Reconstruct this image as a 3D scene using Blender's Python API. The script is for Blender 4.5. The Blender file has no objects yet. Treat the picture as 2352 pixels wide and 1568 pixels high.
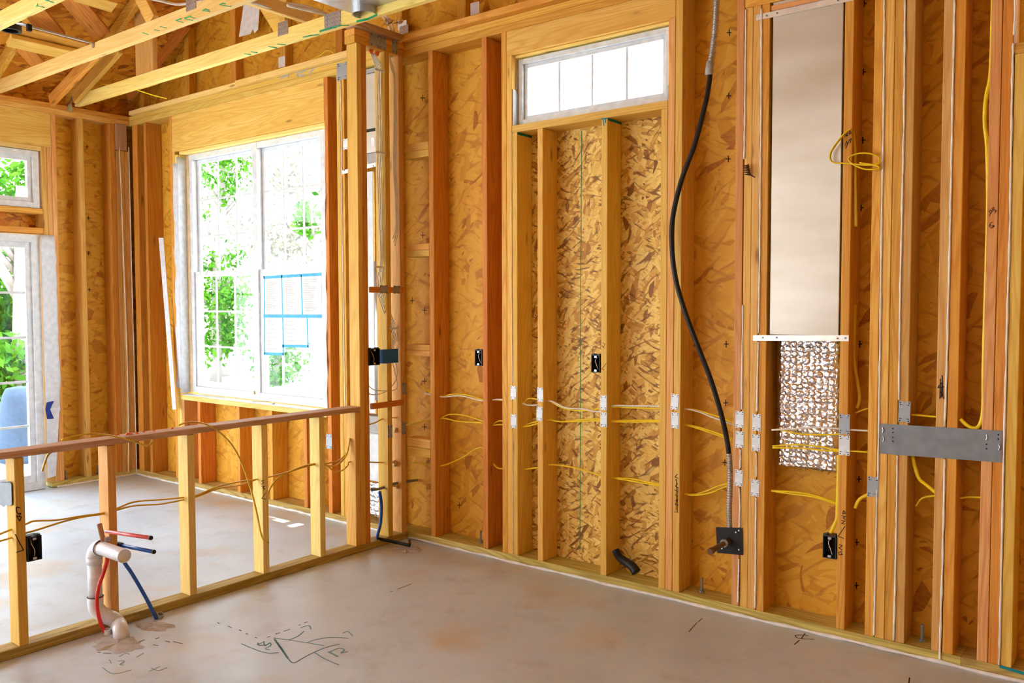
import bpy, math, random
from mathutils import Vector, Matrix, Euler
random.seed(7)
C = bpy.context.scene.collection
sc = bpy.context.scene

# ------------------------------------------------------------------ camera
H = 1.49
F = 1964.23
YAW, PIT, ROL = -0.66410494, -0.04534809, -0.00214021
def cam_axes():
    ca, sa, cb, sb, cc, ss = math.cos(YAW), math.sin(YAW), math.cos(PIT), math.sin(PIT), math.cos(ROL), math.sin(ROL)
    f = Vector((sa*cb, ca*cb, sb)); r = Vector((ca, -sa, 0)); u = r.cross(f)
    return cc*r+ss*u, -ss*r+cc*u, f
CR, CU, CF = cam_axes()
cd = bpy.data.cameras.new('camera'); cam = bpy.data.objects.new('camera', cd); C.objects.link(cam)
cd.sensor_width = 36; cd.lens = 36*F/2352; cd.clip_start = 0.05; cd.clip_end = 300
M = Matrix((CR, CU, -CF)).transposed().to_4x4(); M.translation = Vector((0, 0, H)); cam.matrix_world = M
sc.camera = cam

# survey helpers: a sight line from the camera station met with a real surface of the room
def ray(x, y): return CR*((x-1176)/F) - CU*((y-784)/F) + CF
O = Vector((0, 0, H))
D = 3.817      # inner face of the long exterior wall (studs)
XP = -3.829    # face of the partition towards the room
XB = -7.152    # inner face of the far wall
SD = 0.14      # stud depth
def A(x, y, Y=D): d = ray(x, y); return O + d*(Y/d.y)
def B(x, y, X=XB): d = ray(x, y); return O + d*(X/d.x)
def Fl(x, y, Z=0.0): d = ray(x, y); return O + d*((Z-H)/d.z)
def Pl(x, y, p, n):
    d = ray(x, y); n = Vector(n); return O + d*((Vector(p)-O).dot(n)/d.dot(n))

# ------------------------------------------------------------------ materials
def newmat(name):
    m = bpy.data.materials.new(name); m.use_nodes = True
    nt = m.node_tree; b = nt.nodes['Principled BSDF']
    return m, nt, b, nt.links.new
def N(nt, t, **k):
    n = nt.nodes.new(t)
    for a, v in k.items(): setattr(n, a, v)
    return n
def ramp(nt, stops, interp='LINEAR'):
    r = nt.nodes.new('ShaderNodeValToRGB'); cr = r.color_ramp; cr.interpolation = interp
    while len(cr.elements) < len(stops): cr.elements.new(0.5)
    for e, (p, c) in zip(cr.elements, stops): e.position = p; e.color = (*c, 1)
    return r
def mix(nt, a, b, fac, mode='MIX'):
    m = nt.nodes.new('ShaderNodeMix'); m.data_type = 'RGBA'; m.blend_type = mode
    L = nt.links.new
    for s, v in ((0, fac), (6, a), (7, b)):
        if isinstance(v, (int, float)): m.inputs[s].default_value = v
        elif isinstance(v, tuple): m.inputs[s].default_value = (*v, 1)
        else: L(v, m.inputs[s])
    return m.outputs[2]
def math_(nt, op, a, b=0.0, c=None):
    m = nt.nodes.new('ShaderNodeMath'); m.operation = op
    for i, v in enumerate((a, b) if c is None else (a, b, c)):
        if isinstance(v, (int, float)): m.inputs[i].default_value = v
        else: nt.links.new(v, m.inputs[i])
    return m.outputs[0]
def flat(name, col, rough=0.6, metal=0.0, spec=0.3):
    m, nt, b, L = newmat(name)
    b.inputs['Base Color'].default_value = (*col, 1); b.inputs['Roughness'].default_value = rough
    b.inputs['Metallic'].default_value = metal; b.inputs['Specular IOR Level'].default_value = spec
    # a touch of surface mottling
    n = N(nt, 'ShaderNodeTexNoise'); n.inputs['Scale'].default_value = 23; n.inputs['Detail'].default_value = 4
    tc = N(nt, 'ShaderNodeTexCoord'); L(tc.outputs['Object'], n.inputs['Vector'])
    r = ramp(nt, [(0.3, tuple(c*0.86 for c in col)), (0.7, tuple(min(1, c*1.08) for c in col))])
    L(n.outputs['Fac'], r.inputs['Fac']); L(r.outputs['Color'], b.inputs['Base Color'])
    return m
def wood(name, light, mid, dark, knot=(0.16, 0.05, 0.012), vary=0.12, ringy=0.55):
    m, nt, b, L = newmat(name)
    tc = N(nt, 'ShaderNodeTexCoord'); oi = N(nt, 'ShaderNodeObjectInfo')
    cx = N(nt, 'ShaderNodeCombineXYZ')
    for i, k in enumerate((53.0, 31.0, 17.0)): L(math_(nt, 'MULTIPLY', oi.outputs['Random'], k), cx.inputs[i])
    ad = N(nt, 'ShaderNodeVectorMath', operation='ADD'); L(tc.outputs['Object'], ad.inputs[0]); L(cx.outputs[0], ad.inputs[1])
    def mp(s):
        q = N(nt, 'ShaderNodeMapping'); q.inputs['Scale'].default_value = s; L(ad.outputs[0], q.inputs['Vector']); return q.outputs[0]
    # growth rings: contour lines of a stretched noise
    rg = N(nt, 'ShaderNodeTexNoise'); rg.inputs['Scale'].default_value = 1; rg.inputs['Detail'].default_value = 1.0; rg.inputs['Roughness'].default_value = 0.4
    L(mp((0.8, 11, 11)), rg.inputs['Vector'])
    s = math_(nt, 'SINE', math_(nt, 'MULTIPLY', rg.outputs['Fac'], 80.0))
    s = math_(nt, 'MULTIPLY_ADD', s, 0.5, 0.5)
    s = math_(nt, 'POWER', s, 2.2)
    fine = N(nt, 'ShaderNodeTexNoise'); fine.inputs['Scale'].default_value = 1; fine.inputs['Detail'].default_value = 1.0; L(mp((5, 150, 150)), fine.inputs['Vector'])
    r = ramp(nt, [(0.36, mid), (0.62, light)]); L(rg.outputs['Fac'], r.inputs['Fac'])
    c = mix(nt, r.outputs['Color'], dark, math_(nt, 'MULTIPLY', s, ringy))
    c = mix(nt, c, dark, math_(nt, 'MULTIPLY', math_(nt, 'MAXIMUM', math_(nt, 'SUBTRACT', fine.outputs['Fac'], 0.40), 0.0), 1.7))
    # knots
    vo = N(nt, 'ShaderNodeTexVoronoi'); vo.inputs['Scale'].default_value = 1; L(mp((2.6, 11, 11)), vo.inputs['Vector'])
    kr = ramp(nt, [(0.0, (1, 1, 1)), (0.07, (0.7, 0.7, 0.7)), (0.12, (0.12, 0.12, 0.12)), (0.2, (0, 0, 0))]); L(vo.outputs['Distance'], kr.inputs['Fac'])
    sx = N(nt, 'ShaderNodeSeparateColor'); L(vo.outputs['Color'], sx.inputs[0])
    sel = math_(nt, 'GREATER_THAN', sx.outputs[0], 0.5)
    c = mix(nt, c, knot, math_(nt, 'MULTIPLY', kr.outputs['Color'], math_(nt, 'MULTIPLY', sel, 0.75)))
    # board to board variation
    hv = N(nt, 'ShaderNodeHueSaturation'); L(c, hv.inputs['Color'])
    L(math_(nt, 'MULTIPLY_ADD', oi.outputs['Random'], 0.022, 0.489), hv.inputs['Hue'])
    rr = math_(nt, 'FRACT', math_(nt, 'MULTIPLY', oi.outputs['Random'], 13.7))
    L(math_(nt, 'MULTIPLY_ADD', rr, 2*vary, 1-vary), hv.inputs['Value'])
    L(hv.outputs[0], b.inputs['Base Color'])
    b.inputs['Roughness'].default_value = 0.62; b.inputs['Specular IOR Level'].default_value = 0.25
    return m
def osb(name, cols, sizes=(9, 34), contrast=1.0, fine_amt=0.5):
    """oriented strand board: three families of long thin flakes lying over one another"""
    m, nt, b, L = newmat(name)
    tc = N(nt, 'ShaderNodeTexCoord')
    ws = N(nt, 'ShaderNodeTexNoise'); ws.inputs['Scale'].default_value = 3.0; ws.inputs['Detail'].default_value = 1.0
    L(tc.outputs['Object'], ws.inputs['Vector'])
    sc_ = N(nt, 'ShaderNodeVectorMath', operation='SCALE'); L(ws.outputs['Color'], sc_.inputs[0]); sc_.inputs['Scale'].default_value = 0.17
    ad = N(nt, 'ShaderNodeVectorMath', operation='ADD'); L(tc.outputs['Object'], ad.inputs[0]); L(sc_.outputs[0], ad.inputs[1])
    a, b_ = sizes
    def layer(rot, sz, edge=False):
        q = N(nt, 'ShaderNodeMapping'); q.vector_type = 'TEXTURE'; q.inputs['Rotation'].default_value = rot
        q.inputs['Scale'].default_value = tuple(1/k for k in sz); L(ad.outputs[0], q.inputs['Vector'])
        v = N(nt, 'ShaderNodeTexVoronoi', feature='F1'); v.inputs['Scale'].default_value = 1; L(q.outputs[0], v.inputs['Vector'])
        s = N(nt, 'ShaderNodeSeparateColor'); L(v.outputs['Color'], s.inputs[0])
        return s.outputs, v.outputs['Distance'], q.outputs[0]
    l1, d1, q1 = layer((0.12, 0.35, 0.1), (a, a*1.5, b_))
    l2, d2, q2 = layer((-0.15, -0.65, 0.12), (a*.8, a*1.5, b_*.75))
    l3, d3, q3 = layer((0.1, 1.75, -0.1), (a*1.2, a*1.5, b_*.6))
    v = mix(nt, l1[0], l2[0], math_(nt, 'GREATER_THAN', l2[1], 0.5))
    v = mix(nt, v, l3[0], math_(nt, 'GREATER_THAN', l3[1], 0.6))
    r = ramp(nt, [(0.0, cols[0]), (0.10, cols[1]), (0.5, cols[2]), (0.9, cols[3])]); L(v, r.inputs['Fac'])
    fn = N(nt, 'ShaderNodeTexNoise'); fn.inputs['Scale'].default_value = 3.5; fn.inputs['Detail'].default_value = 3; L(q1, fn.inputs['Vector'])
    c = mix(nt, r.outputs['Color'], cols[1], math_(nt, 'MULTIPLY', math_(nt, 'MAXIMUM', math_(nt, 'SUBTRACT', fn.outputs['Fac'], 0.42), 0.0), fine_amt*3.2))
    gap = ramp(nt, [(0.70, (0, 0, 0)), (0.86, (1, 1, 1))]); L(math_(nt, 'MAXIMUM', d1, d2), gap.inputs['Fac'])
    c = mix(nt, c, cols[0], math_(nt, 'MULTIPLY', gap.outputs['Color'], 0.75*contrast))
    L(c, b.inputs['Base Color'])
    b.inputs['Roughness'].default_value = 0.55; b.inputs['Specular IOR Level'].default_value = 0.3
    return m

MT = {}
MT['pale'] = wood('pine_pale', (0.86, 0.58, 0.150), (0.81, 0.50, 0.105), (0.69, 0.35, 0.050))
MT['amber'] = wood('pine_amber', (0.82, 0.455, 0.085), (0.76, 0.38, 0.055), (0.60, 0.235, 0.025))
MT['red'] = wood('fir_red', (0.76, 0.325, 0.062), (0.68, 0.255, 0.042), (0.50, 0.14, 0.018), ringy=0.4)
MT['cream'] = wood('spruce_cream', (0.92, 0.71, 0.27), (0.88, 0.64, 0.19), (0.76, 0.47, 0.10), ringy=0.4)
MT['brown'] = wood('plate_brown', (0.64, 0.43, 0.28), (0.56, 0.35, 0.20), (0.38, 0.20, 0.10), ringy=0.3)
MT['pink'] = wood('fir_pinkish', (0.80, 0.455, 0.165), (0.74, 0.37, 0.11), (0.60, 0.25, 0.055), ringy=0.45)
MT['treated'] = wood('pine_treated', (0.66, 0.52, 0.17), (0.55, 0.42, 0.11), (0.30, 0.20, 0.04), ringy=0.6)
MT['osb'] = osb('osb_amber', [(0.40, 0.125, 0.008), (0.70, 0.33, 0.022), (0.765, 0.395, 0.032), (0.82, 0.45, 0.048)], (8, 40), 0.6)
MT['osbpale'] = osb('osb_pale', [(0.22, 0.08, 0.015), (0.58, 0.29, 0.045), (0.86, 0.57, 0.125), (0.94, 0.72, 0.22)], (16, 75), 1.2, 0.35)
MT['osbred'] = osb('osb_red', [(0.30, 0.07, 0.006), (0.68, 0.23, 0.014), (0.80, 0.33, 0.022), (0.87, 0.42, 0.040)], (9, 46), 0.9)
MT['white'] = flat('white_vinyl', (0.74, 0.78, 0.82), 0.35)
MT['wrap'] = flat('white_housewrap', (0.72, 0.77, 0.84), 0.5)
MT['pvc'] = flat('white_pvc', (0.78, 0.81, 0.87), 0.28, 0, 0.5)
MT['caulk'] = flat('sealant_white', (0.86, 0.84, 0.80), 0.6)
MT['paper'] = flat('paper', (0.88, 0.88, 0.90), 0.8)
MT['tape'] = flat('blue_tape', (0.10, 0.52, 0.85), 0.6)
MT['plate'] = flat('zinc_plate', (0.74, 0.81, 0.86), 0.4, 0.1, 0.5)
MT['platedark'] = flat('zinc_plate_dull', (0.36, 0.40, 0.44), 0.42, 0.35, 0.5)
MT['steel'] = flat('steel_grey', (0.24, 0.27, 0.30), 0.5, 0.15)
MT['galv'] = flat('galvanised', (0.55, 0.57, 0.60), 0.33, 0.85)
MT['strap'] = flat('strap_steel', (0.80, 0.80, 0.77), 0.35, 0.6)
MT['black'] = flat('black_plastic', (0.012, 0.012, 0.014), 0.45)
MT['boxgrey'] = flat('box_grey', (0.035, 0.045, 0.05), 0.4)
MT['boxback'] = flat('box_inside', (0.015, 0.013, 0.012), 0.6)
MT['ink'] = flat('marker_ink', (0.015, 0.012, 0.012), 0.7)
MT['green'] = flat('green_paint', (0.02, 0.36, 0.14), 0.7)
MT['teal'] = flat('teal_paint', (0.01, 0.26, 0.30), 0.7)
MT['chalk'] = flat('blue_chalk', (0.17, 0.34, 0.43), 0.9)
MT['yellow'] = flat('cable_yellow', (0.95, 0.68, 0.01), 0.4, 0, 0.4)
MT['ochre'] = flat('cable_ochre', (0.74, 0.46, 0.02), 0.4, 0, 0.4)
MT['wcable'] = flat('cable_white', (0.86, 0.84, 0.78), 0.4, 0, 0.4)
MT['redpex'] = flat('pex_red', (0.80, 0.025, 0.02), 0.3, 0, 0.5)
MT['pinkpex'] = flat('pex_red_light', (0.80, 0.13, 0.13), 0.3, 0, 0.5)
MT['bluepex'] = flat('pex_blue', (0.012, 0.10, 0.55), 0.3, 0, 0.5)
MT['bluebox'] = flat('box_blue', (0.012, 0.12, 0.42), 0.4)
MT['navy'] = flat('logo_blue', (0.02, 0.05, 0.30), 0.6)
MT['foam'] = flat('foam', (0.82, 0.62, 0.36), 0.9)
MT['orange'] = flat('fire_sealant', (0.90, 0.20, 0.06), 0.7)
MT['rust'] = flat('iron_pipe', (0.16, 0.09, 0.05), 0.5, 0.3)
MT['copper'] = flat('maroon_wire', (0.08, 0.012, 0.012), 0.4)
MT['greytape'] = flat('grey_tape', (0.42, 0.42, 0.40), 0.5)
MT['bark'] = flat('bark', (0.30, 0.26, 0.24), 0.9)
MT['tarp'] = flat('blue_grey_cloth', (0.06, 0.10, 0.17), 0.8)
MT['ground'] = flat('bright_ground', (0.72, 0.70, 0.66), 0.9)
MT['grass'] = flat('grass', (0.15, 0.42, 0.08), 0.9)
MT['brick'] = flat('pale_brick', (0.75, 0.68, 0.60), 0.9)

def foil():
    m, nt, b, L = newmat('foil_bubble')
    tc = N(nt, 'ShaderNodeTexCoord')
    ns = N(nt, 'ShaderNodeTexNoise'); ns.inputs['Scale'].default_value = 14; ns.inputs['Detail'].default_value = 3; L(tc.outputs['Object'], ns.inputs['Vector'])
    mxx = mix(nt, tc.outputs['Object'], ns.outputs['Color'], 0.03)
    vo = N(nt, 'ShaderNodeTexVoronoi'); vo.inputs['Scale'].default_value = 36; vo.inputs['Randomness'].default_value = 0.3; L(mxx, vo.inputs['Vector'])
    r = ramp(nt, [(0.0, (1, 1, 1)), (0.35, (0.8, 0.8, 0.8)), (0.62, (0, 0, 0))]); L(vo.outputs['Distance'], r.inputs['Fac'])
    n2 = N(nt, 'ShaderNodeTexNoise'); n2.inputs['Scale'].default_value = 60; n2.inputs['Detail'].default_value = 2; L(tc.outputs['Object'], n2.inputs['Vector'])
    h = math_(nt, 'ADD', r.outputs['Color'], math_(nt, 'MULTIPLY', n2.outputs['Fac'], 0.9))
    bp = N(nt, 'ShaderNodeBump'); bp.inputs['Strength'].default_value = 1.0; bp.inputs['Distance'].default_value = 0.006; L(h, bp.inputs['Height'])
    L(bp.outputs[0], b.inputs['Normal'])
    b.inputs['Base Color'].default_value = (0.80, 0.80, 0.83, 1); b.inputs['Metallic'].default_value = 1; b.inputs['Roughness'].default_value = 0.26
    return m
MT['foil'] = foil()
def ductmat():
    m, nt, b, L = newmat('duct_sheet')
    tc = N(nt, 'ShaderNodeTexCoord'); mp = N(nt, 'ShaderNodeMapping'); mp.inputs['Scale'].default_value = (0.8, 0.8, 3.0); L(tc.outputs['Object'], mp.inputs['Vector'])
    ns = N(nt, 'ShaderNodeTexNoise'); ns.inputs['Scale'].default_value = 1.6; ns.inputs['Detail'].default_value = 4; L(mp.outputs[0], ns.inputs['Vector'])
    r = ramp(nt, [(0.3, (0.50, 0.46, 0.37)), (0.7, (0.66, 0.64, 0.58))]); L(ns.outputs['Fac'], r.inputs['Fac']); L(r.outputs['Color'], b.inputs['Base Color'])
    b.inputs['Metallic'].default_value = 0.6; b.inputs['Roughness'].default_value = 0.42
    bp = N(nt, 'ShaderNodeBump'); bp.inputs['Strength'].default_value = 0.25; bp.inputs['Distance'].default_value = 0.02; L(ns.outputs['Fac'], bp.inputs['Height']); L(bp.outputs[0], b.inputs['Normal'])
    return m
MT['duct'] = ductmat()
def conc():
    m, nt, b, L = newmat('concrete')
    tc = N(nt, 'ShaderNodeTexCoord'); V = tc.outputs['Object']
    def ns(s, d=5, r=0.55):
        n = N(nt, 'ShaderNodeTexNoise'); n.inputs['Scale'].default_value = s; n.inputs['Detail'].default_value = d; n.inputs['Roughness'].default_value = r; L(V, n.inputs['Vector']); return n.outputs['Fac']
    r1 = ramp(nt, [(0.3, (0.48, 0.54, 0.60)), (0.5, (0.57, 0.64, 0.71)), (0.72, (0.66, 0.725, 0.80))]); L(ns(1.1), r1.inputs['Fac'])
    c = mix(nt, r1.outputs['Color'], (0.60, 0.42, 0.20), math_(nt, 'MULTIPLY', math_(nt, 'MAXIMUM', math_(nt, 'SUBTRACT', ns(1.7, 3), 0.55), 0.0), 3.4))
    c = mix(nt, c, (0.36, 0.31, 0.28), math_(nt, 'MULTIPLY', math_(nt, 'MAXIMUM', math_(nt, 'SUBTRACT', ns(5.0, 6, 0.7), 0.53), 0.0), 2.2))
    sp = N(nt, 'ShaderNodeTexNoise'); sp.inputs['Scale'].default_value = 60; sp.inputs['Detail'].default_value = 2; L(V, sp.inputs['Vector'])
    r3 = ramp(nt, [(0.73, (0, 0, 0)), (0.78, (1, 1, 1))]); L(sp.outputs['Fac'], r3.inputs['Fac'])
    c = mix(nt, c, (0.22, 0.19, 0.17), math_(nt, 'MULTIPLY', r3.outputs['Color'], 0.6))
    L(c, b.inputs['Base Color'])
    rr = ramp(nt, [(0.3, (0.36, 0.36, 0.36)), (0.7, (0.55, 0.55, 0.55))]); L(ns(2.3, 4), rr.inputs['Fac']); L(rr.outputs['Color'], b.inputs['Roughness'])
    b.inputs['Specular IOR Level'].default_value = 0.5
    bp = N(nt, 'ShaderNodeBump'); bp.inputs['Strength'].default_value = 0.25; bp.inputs['Distance'].default_value = 0.004; L(ns(14, 5), bp.inputs['Height']); L(bp.outputs[0], b.inputs['Normal'])
    return m
MT['concrete'] = conc()
def glassm():
    m = bpy.data.materials.new('window_glass'); m.use_nodes = True; nt = m.node_tree; nt.nodes.clear()
    o = N(nt, 'ShaderNodeOutputMaterial'); t = N(nt, 'ShaderNodeBsdfTransparent'); g = N(nt, 'ShaderNodeBsdfGlossy'); mx = N(nt, 'ShaderNodeMixShader'); fr = N(nt, 'ShaderNodeLayerWeight'); fr.inputs['Blend'].default_value = 0.5
    g.inputs['Roughness'].default_value = 0.02; t.inputs['Color'].default_value = (0.96, 0.98, 0.97, 1)
    nt.links.new(math_(nt, 'MULTIPLY_ADD', math_(nt, 'POWER', fr.outputs['Facing'], 5.0), 0.6, 0.03), mx.inputs[0]); nt.links.new(t.outputs[0], mx.inputs[1]); nt.links.new(g.outputs[0], mx.inputs[2]); nt.links.new(mx.outputs[0], o.inputs[0])
    return m
MT['glass'] = glassm()
def leafm(name, c1, c2):
    m = bpy.data.materials.new(name); m.use_nodes = True; nt = m.node_tree; nt.nodes.clear()
    o = N(nt, 'ShaderNodeOutputMaterial'); d = N(nt, 'ShaderNodeBsdfDiffuse'); t = N(nt, 'ShaderNodeBsdfTranslucent'); mx = N(nt, 'ShaderNodeMixShader')
    g = N(nt, 'ShaderNodeNewGeometry'); r = ramp(nt, [(0.0, c1), (1.0, c2)]); nt.links.new(g.outputs['Random Per Island'], r.inputs['Fac'])
    for s in (d, t): nt.links.new(r.outputs['Color'], s.inputs['Color'])
    mx.inputs[0].default_value = 0.5
    nt.links.new(d.outputs[0], mx.inputs[1]); nt.links.new(t.outputs[0], mx.inputs[2]); nt.links.new(mx.outputs[0], o.inputs[0])
    return m
MT['leaf'] = leafm('leaves_green', (0.02, 0.13, 0.01), (0.13, 0.33, 0.03))
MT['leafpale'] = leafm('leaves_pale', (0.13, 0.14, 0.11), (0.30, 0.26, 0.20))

# ------------------------------------------------------------------ mesh helpers
def tag(o, label=None, cat=None, group=None, kind=None):
    if label: o['label'] = label
    if cat: o['category'] = cat
    if group: o['group'] = group
    if kind: o['kind'] = kind
    return o
def par(ch, p):
    ch.parent = p; w = p.matrix_basis.copy(); q = p
    while q.parent: w = q.parent.matrix_basis @ q.matrix_parent_inverse @ w if False else w; q = q.parent
    # children are stored with identity world transform, so only the root's transform matters
    ch.matrix_parent_inverse = (w.inverted() if p.parent is None else Matrix.Identity(4))
def link(name, V, Fc, mat, parent=None, smooth=False, origin=None, mats=None, fmat=None):
    V = [Vector(v) for v in V]
    me = bpy.data.meshes.new(name)
    if parent is None:
        if origin is None:
            xs = [v.x for v in V]; ys = [v.y for v in V]; zs = [v.z for v in V]
            origin = Vector(((min(xs)+max(xs))/2, (min(ys)+max(ys))/2, min(zs)))
        else: origin = Vector(origin)
        V = [v-origin for v in V]
    me.from_pydata([tuple(v) for v in V], [], Fc)
    for mm in (mats or [mat]): me.materials.append(MT[mm])
    if fmat:
        for p, i in zip(me.polygons, fmat): p.material_index = i
    if smooth:
        for p in me.polygons: p.use_smooth = True
    me.update()
    o = bpy.data.objects.new(name, me); C.objects.link(o)
    if parent is None: o.location = origin
    else: par(o, parent)
    return o
def empty(name, loc, label, cat, group=None):
    o = bpy.data.objects.new(name, None); C.objects.link(o); o.location = loc; o.empty_display_size = 0.05
    return tag(o, label, cat, group)

class MB:
    def __init__(s): s.V = []; s.F = []
    def add(s, V, Fc):
        n = len(s.V); s.V += [Vector(v) for v in V]; s.F += [tuple(i+n for i in f) for f in Fc]; return s
    def box(s, x0, x1, y0, y1, z0, z1, ch=0.0, M=None):
        if x0 > x1: x0, x1 = x1, x0
        if y0 > y1: y0, y1 = y1, y0
        if z0 > z1: z0, z1 = z1, z0
        if ch <= 0:
            V = [(x, y, z) for z in (z0, z1) for x, y in ((x0, y0), (x1, y0), (x1, y1), (x0, y1))]
            Fc = [(3, 2, 1, 0), (4, 5, 6, 7), (0, 1, 5, 4), (1, 2, 6, 5), (2, 3, 7, 6), (3, 0, 4, 7)]
        else:
            # chamfered box from three inset face loops per corner
            c = ch; V = []; ix = {}
            for sx in (0, 1):
                for sy in (0, 1):
                    for sz in (0, 1):
                        px, py, pz = (x0, x1)[sx], (y0, y1)[sy], (z0, z1)[sz]
                        ox, oy, oz = (c, -c)[sx], (c, -c)[sy], (c, -c)[sz]
                        ix[sx, sy, sz] = (len(V), len(V)+1, len(V)+2)
                        V += [(px, py+oy, pz+oz), (px+ox, py, pz+oz), (px+ox, py+oy, pz)]
            Fc = []
            def q(keys, a): return [ix[k][a] for k in keys]
            Fc.append(q([(0, 0, 0), (0, 0, 1), (0, 1, 1), (0, 1, 0)], 0)); Fc.append(q([(1, 0, 0), (1, 1, 0), (1, 1, 1), (1, 0, 1)], 0))
            Fc.append(q([(0, 0, 0), (1, 0, 0), (1, 0, 1), (0, 0, 1)], 1)); Fc.append(q([(0, 1, 0), (0, 1, 1), (1, 1, 1), (1, 1, 0)], 1))
            Fc.append(q([(0, 0, 0), (0, 1, 0), (1, 1, 0), (1, 0, 0)], 2)); Fc.append(q([(0, 0, 1), (1, 0, 1), (1, 1, 1), (0, 1, 1)], 2))
            for sx in (0, 1):
                for sy in (0, 1):
                    a, b = ix[sx, sy, 0], ix[sx, sy, 1]; Fc.append([a[0], a[1], b[1], b[0]])
                for sz in (0, 1):
                    a, b = ix[sx, 0, sz], ix[sx, 1, sz]; Fc.append([a[0], a[2], b[2], b[0]])
            for sy in (0, 1):
                for sz in (0, 1):
                    a, b = ix[0, sy, sz], ix[1, sy, sz]; Fc.append([a[1], a[2], b[2], b[1]])
            for k in ix.values(): Fc.append(list(k))
        if M is not None: V = [M @ Vector(v) for v in V]
        return s.add(V, Fc)
    def poly(s, pts, d):
        """flat outline extruded by the vector d"""
        n = len(pts); V = [Vector(p) for p in pts] + [Vector(p)+Vector(d) for p in pts]
        return s.add(V, [tuple(range(n))[::-1], tuple(range(n, 2*n))] + [(i, (i+1) % n, (i+1) % n+n, i+n) for i in range(n)])
    def tube(s, pts, r, n=8, ry=None, cap=True, smooth=0):
        pts = [Vector(p) for p in pts]
        if smooth: pts = spline(pts, smooth)
        m = len(pts); T = [(pts[min(i+1, m-1)]-pts[max(i-1, 0)]).normalized() for i in range(m)]
        up = Vector((0, 0, 1)) if abs(T[0].z) < 0.9 else Vector((0, 1, 0))
        a = (up - T[0]*up.dot(T[0])).normalized(); V = []
        for i in range(m):
            a = (a - T[i]*a.dot(T[i])).normalized(); b = T[i].cross(a)
            rr = r(i/(m-1)) if callable(r) else r; r2 = ry if ry else rr
            for k in range(n):
                t = 2*math.pi*k/n; V.append(pts[i] + a*(math.cos(t)*rr) + b*(math.sin(t)*r2))
        Fc = [(i*n+k, i*n+(k+1) % n, (i+1)*n+(k+1) % n, (i+1)*n+k) for i in range(m-1) for k in range(n)]
        if cap: Fc += [tuple(range(n))[::-1], tuple((m-1)*n+k for k in range(n))]
        return s.add(V, Fc)
    def cyl(s, a, b, r, n=16): return s.tube([a, b], r, n)
    def ring(s, a, b, r0, r1, n=20):
        """pipe with an open bore"""
        a = Vector(a); b = Vector(b); t = (b-a).normalized(); up = Vector((0, 0, 1)) if abs(t.z) < 0.9 else Vector((0, 1, 0))
        u = (up-t*up.dot(t)).normalized(); w = t.cross(u); V = []
        for p in (a, b):
            for r in (r1, r0):
                for k in range(n):
                    g = 2*math.pi*k/n; V.append(p+u*(math.cos(g)*r)+w*(math.sin(g)*r))
        Fc = []
        for k in range(n):
            j = (k+1) % n
            Fc += [(k, j, 2*n+j, 2*n+k), (n+k, 3*n+k, 3*n+j, n+j), (k, n+k, n+j, j), (2*n+k, 2*n+j, 3*n+j, 3*n+k)]
        return s.add(V, Fc)
    def make(s, name, mat, parent=None, label=None, cat=None, group=None, kind=None, smooth=False, origin=None):
        o = link(name, s.V, s.F, mat, parent, smooth, origin); return tag(o, label, cat, group, kind)
def spline(P, k=5):
    out = []; n = len(P)
    for i in range(n-1):
        p0, p1, p2, p3 = P[max(i-1, 0)], P[i], P[i+1], P[min(i+2, n-1)]
        for j in range(k):
            t = j/k; out.append(0.5*((2*p1)+(p2-p0)*t+(2*p0-5*p1+4*p2-p3)*t*t+(3*p1-p0-3*p2+p3)*t**3))
    out.append(P[-1]); return out
def board(name, x0, x1, y0, y1, z0, z1, mat, label, cat=None, group=None, kind=None, ch=0.0025):
    """one sawn board, its grain along its longest side"""
    if x0 > x1: x0, x1 = x1, x0
    if y0 > y1: y0, y1 = y1, y0
    if z0 > z1: z0, z1 = z1, z0
    d = (x1-x0, y1-y0, z1-z0); k = d.index(max(d)); mid = Vector(((x0+x1)/2, (y0+y1)/2, z0))
    mb = MB()
    if k == 0: mb.box(-d[0]/2, d[0]/2, -d[1]/2, d[1]/2, 0, d[2], ch); R = Euler((0, 0, 0))
    elif k == 1: mb.box(-d[1]/2, d[1]/2, -d[0]/2, d[0]/2, 0, d[2], ch); R = Euler((0, 0, math.pi/2))
    else: mb.box(0, d[2], -d[1]/2, d[1]/2, -d[0]/2, d[0]/2, ch); R = Euler((0, -math.pi/2, 0))
    o = link(name, mb.V, mb.F, mat, None, False, (0, 0, 0)); o.location = mid; o.rotation_euler = R
    return tag(o, label, cat or 'board', group, kind)
def beam(name, p, q, w, t, up, mat, label, cat='rafter', group=None, parent=None):
    """a board from p to q: w across (along up), t thick"""
    p = Vector(p); q = Vector(q); ax = (q-p); L_ = ax.length; ax.normalize(); up = Vector(up); up = (up-ax*up.dot(ax)).normalized(); sd = up.cross(ax)
    M_ = Matrix((ax, sd, up)).transposed().to_4x4(); M_.translation = p
    mb = MB().box(0, L_, -t/2, t/2, -w/2, w/2, 0.0025)
    if parent is not None:
        return link(name, [M_ @ v for v in mb.V], mb.F, mat, parent)
    o = link(name, mb.V, mb.F, mat, None, False, (0, 0, 0)); o.matrix_basis = M_
    return tag(o, label, cat, group)
def stroke(polys, w, nrm, mat, name, parent=None, label=None, cat=None, group=None, t=0.0012):
    """pen or chalk strokes lying on a surface with normal nrm"""
    mb = MB(); nrm = Vector(nrm).normalized()
    for P in polys:
        P = [Vector(p) for p in P]
        for a, b in zip(P[:-1], P[1:]):
            dd = (b-a)
            if dd.length < 1e-6: continue
            s_ = dd.normalized().cross(nrm)*(w/2); e = dd.normalized()*(w*0.3)
            mb.poly([a-s_-e, b-s_+e, b+s_+e, a+s_-e], nrm*t)
    return mb.make(name, mat, parent, label, cat, group)
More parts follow.
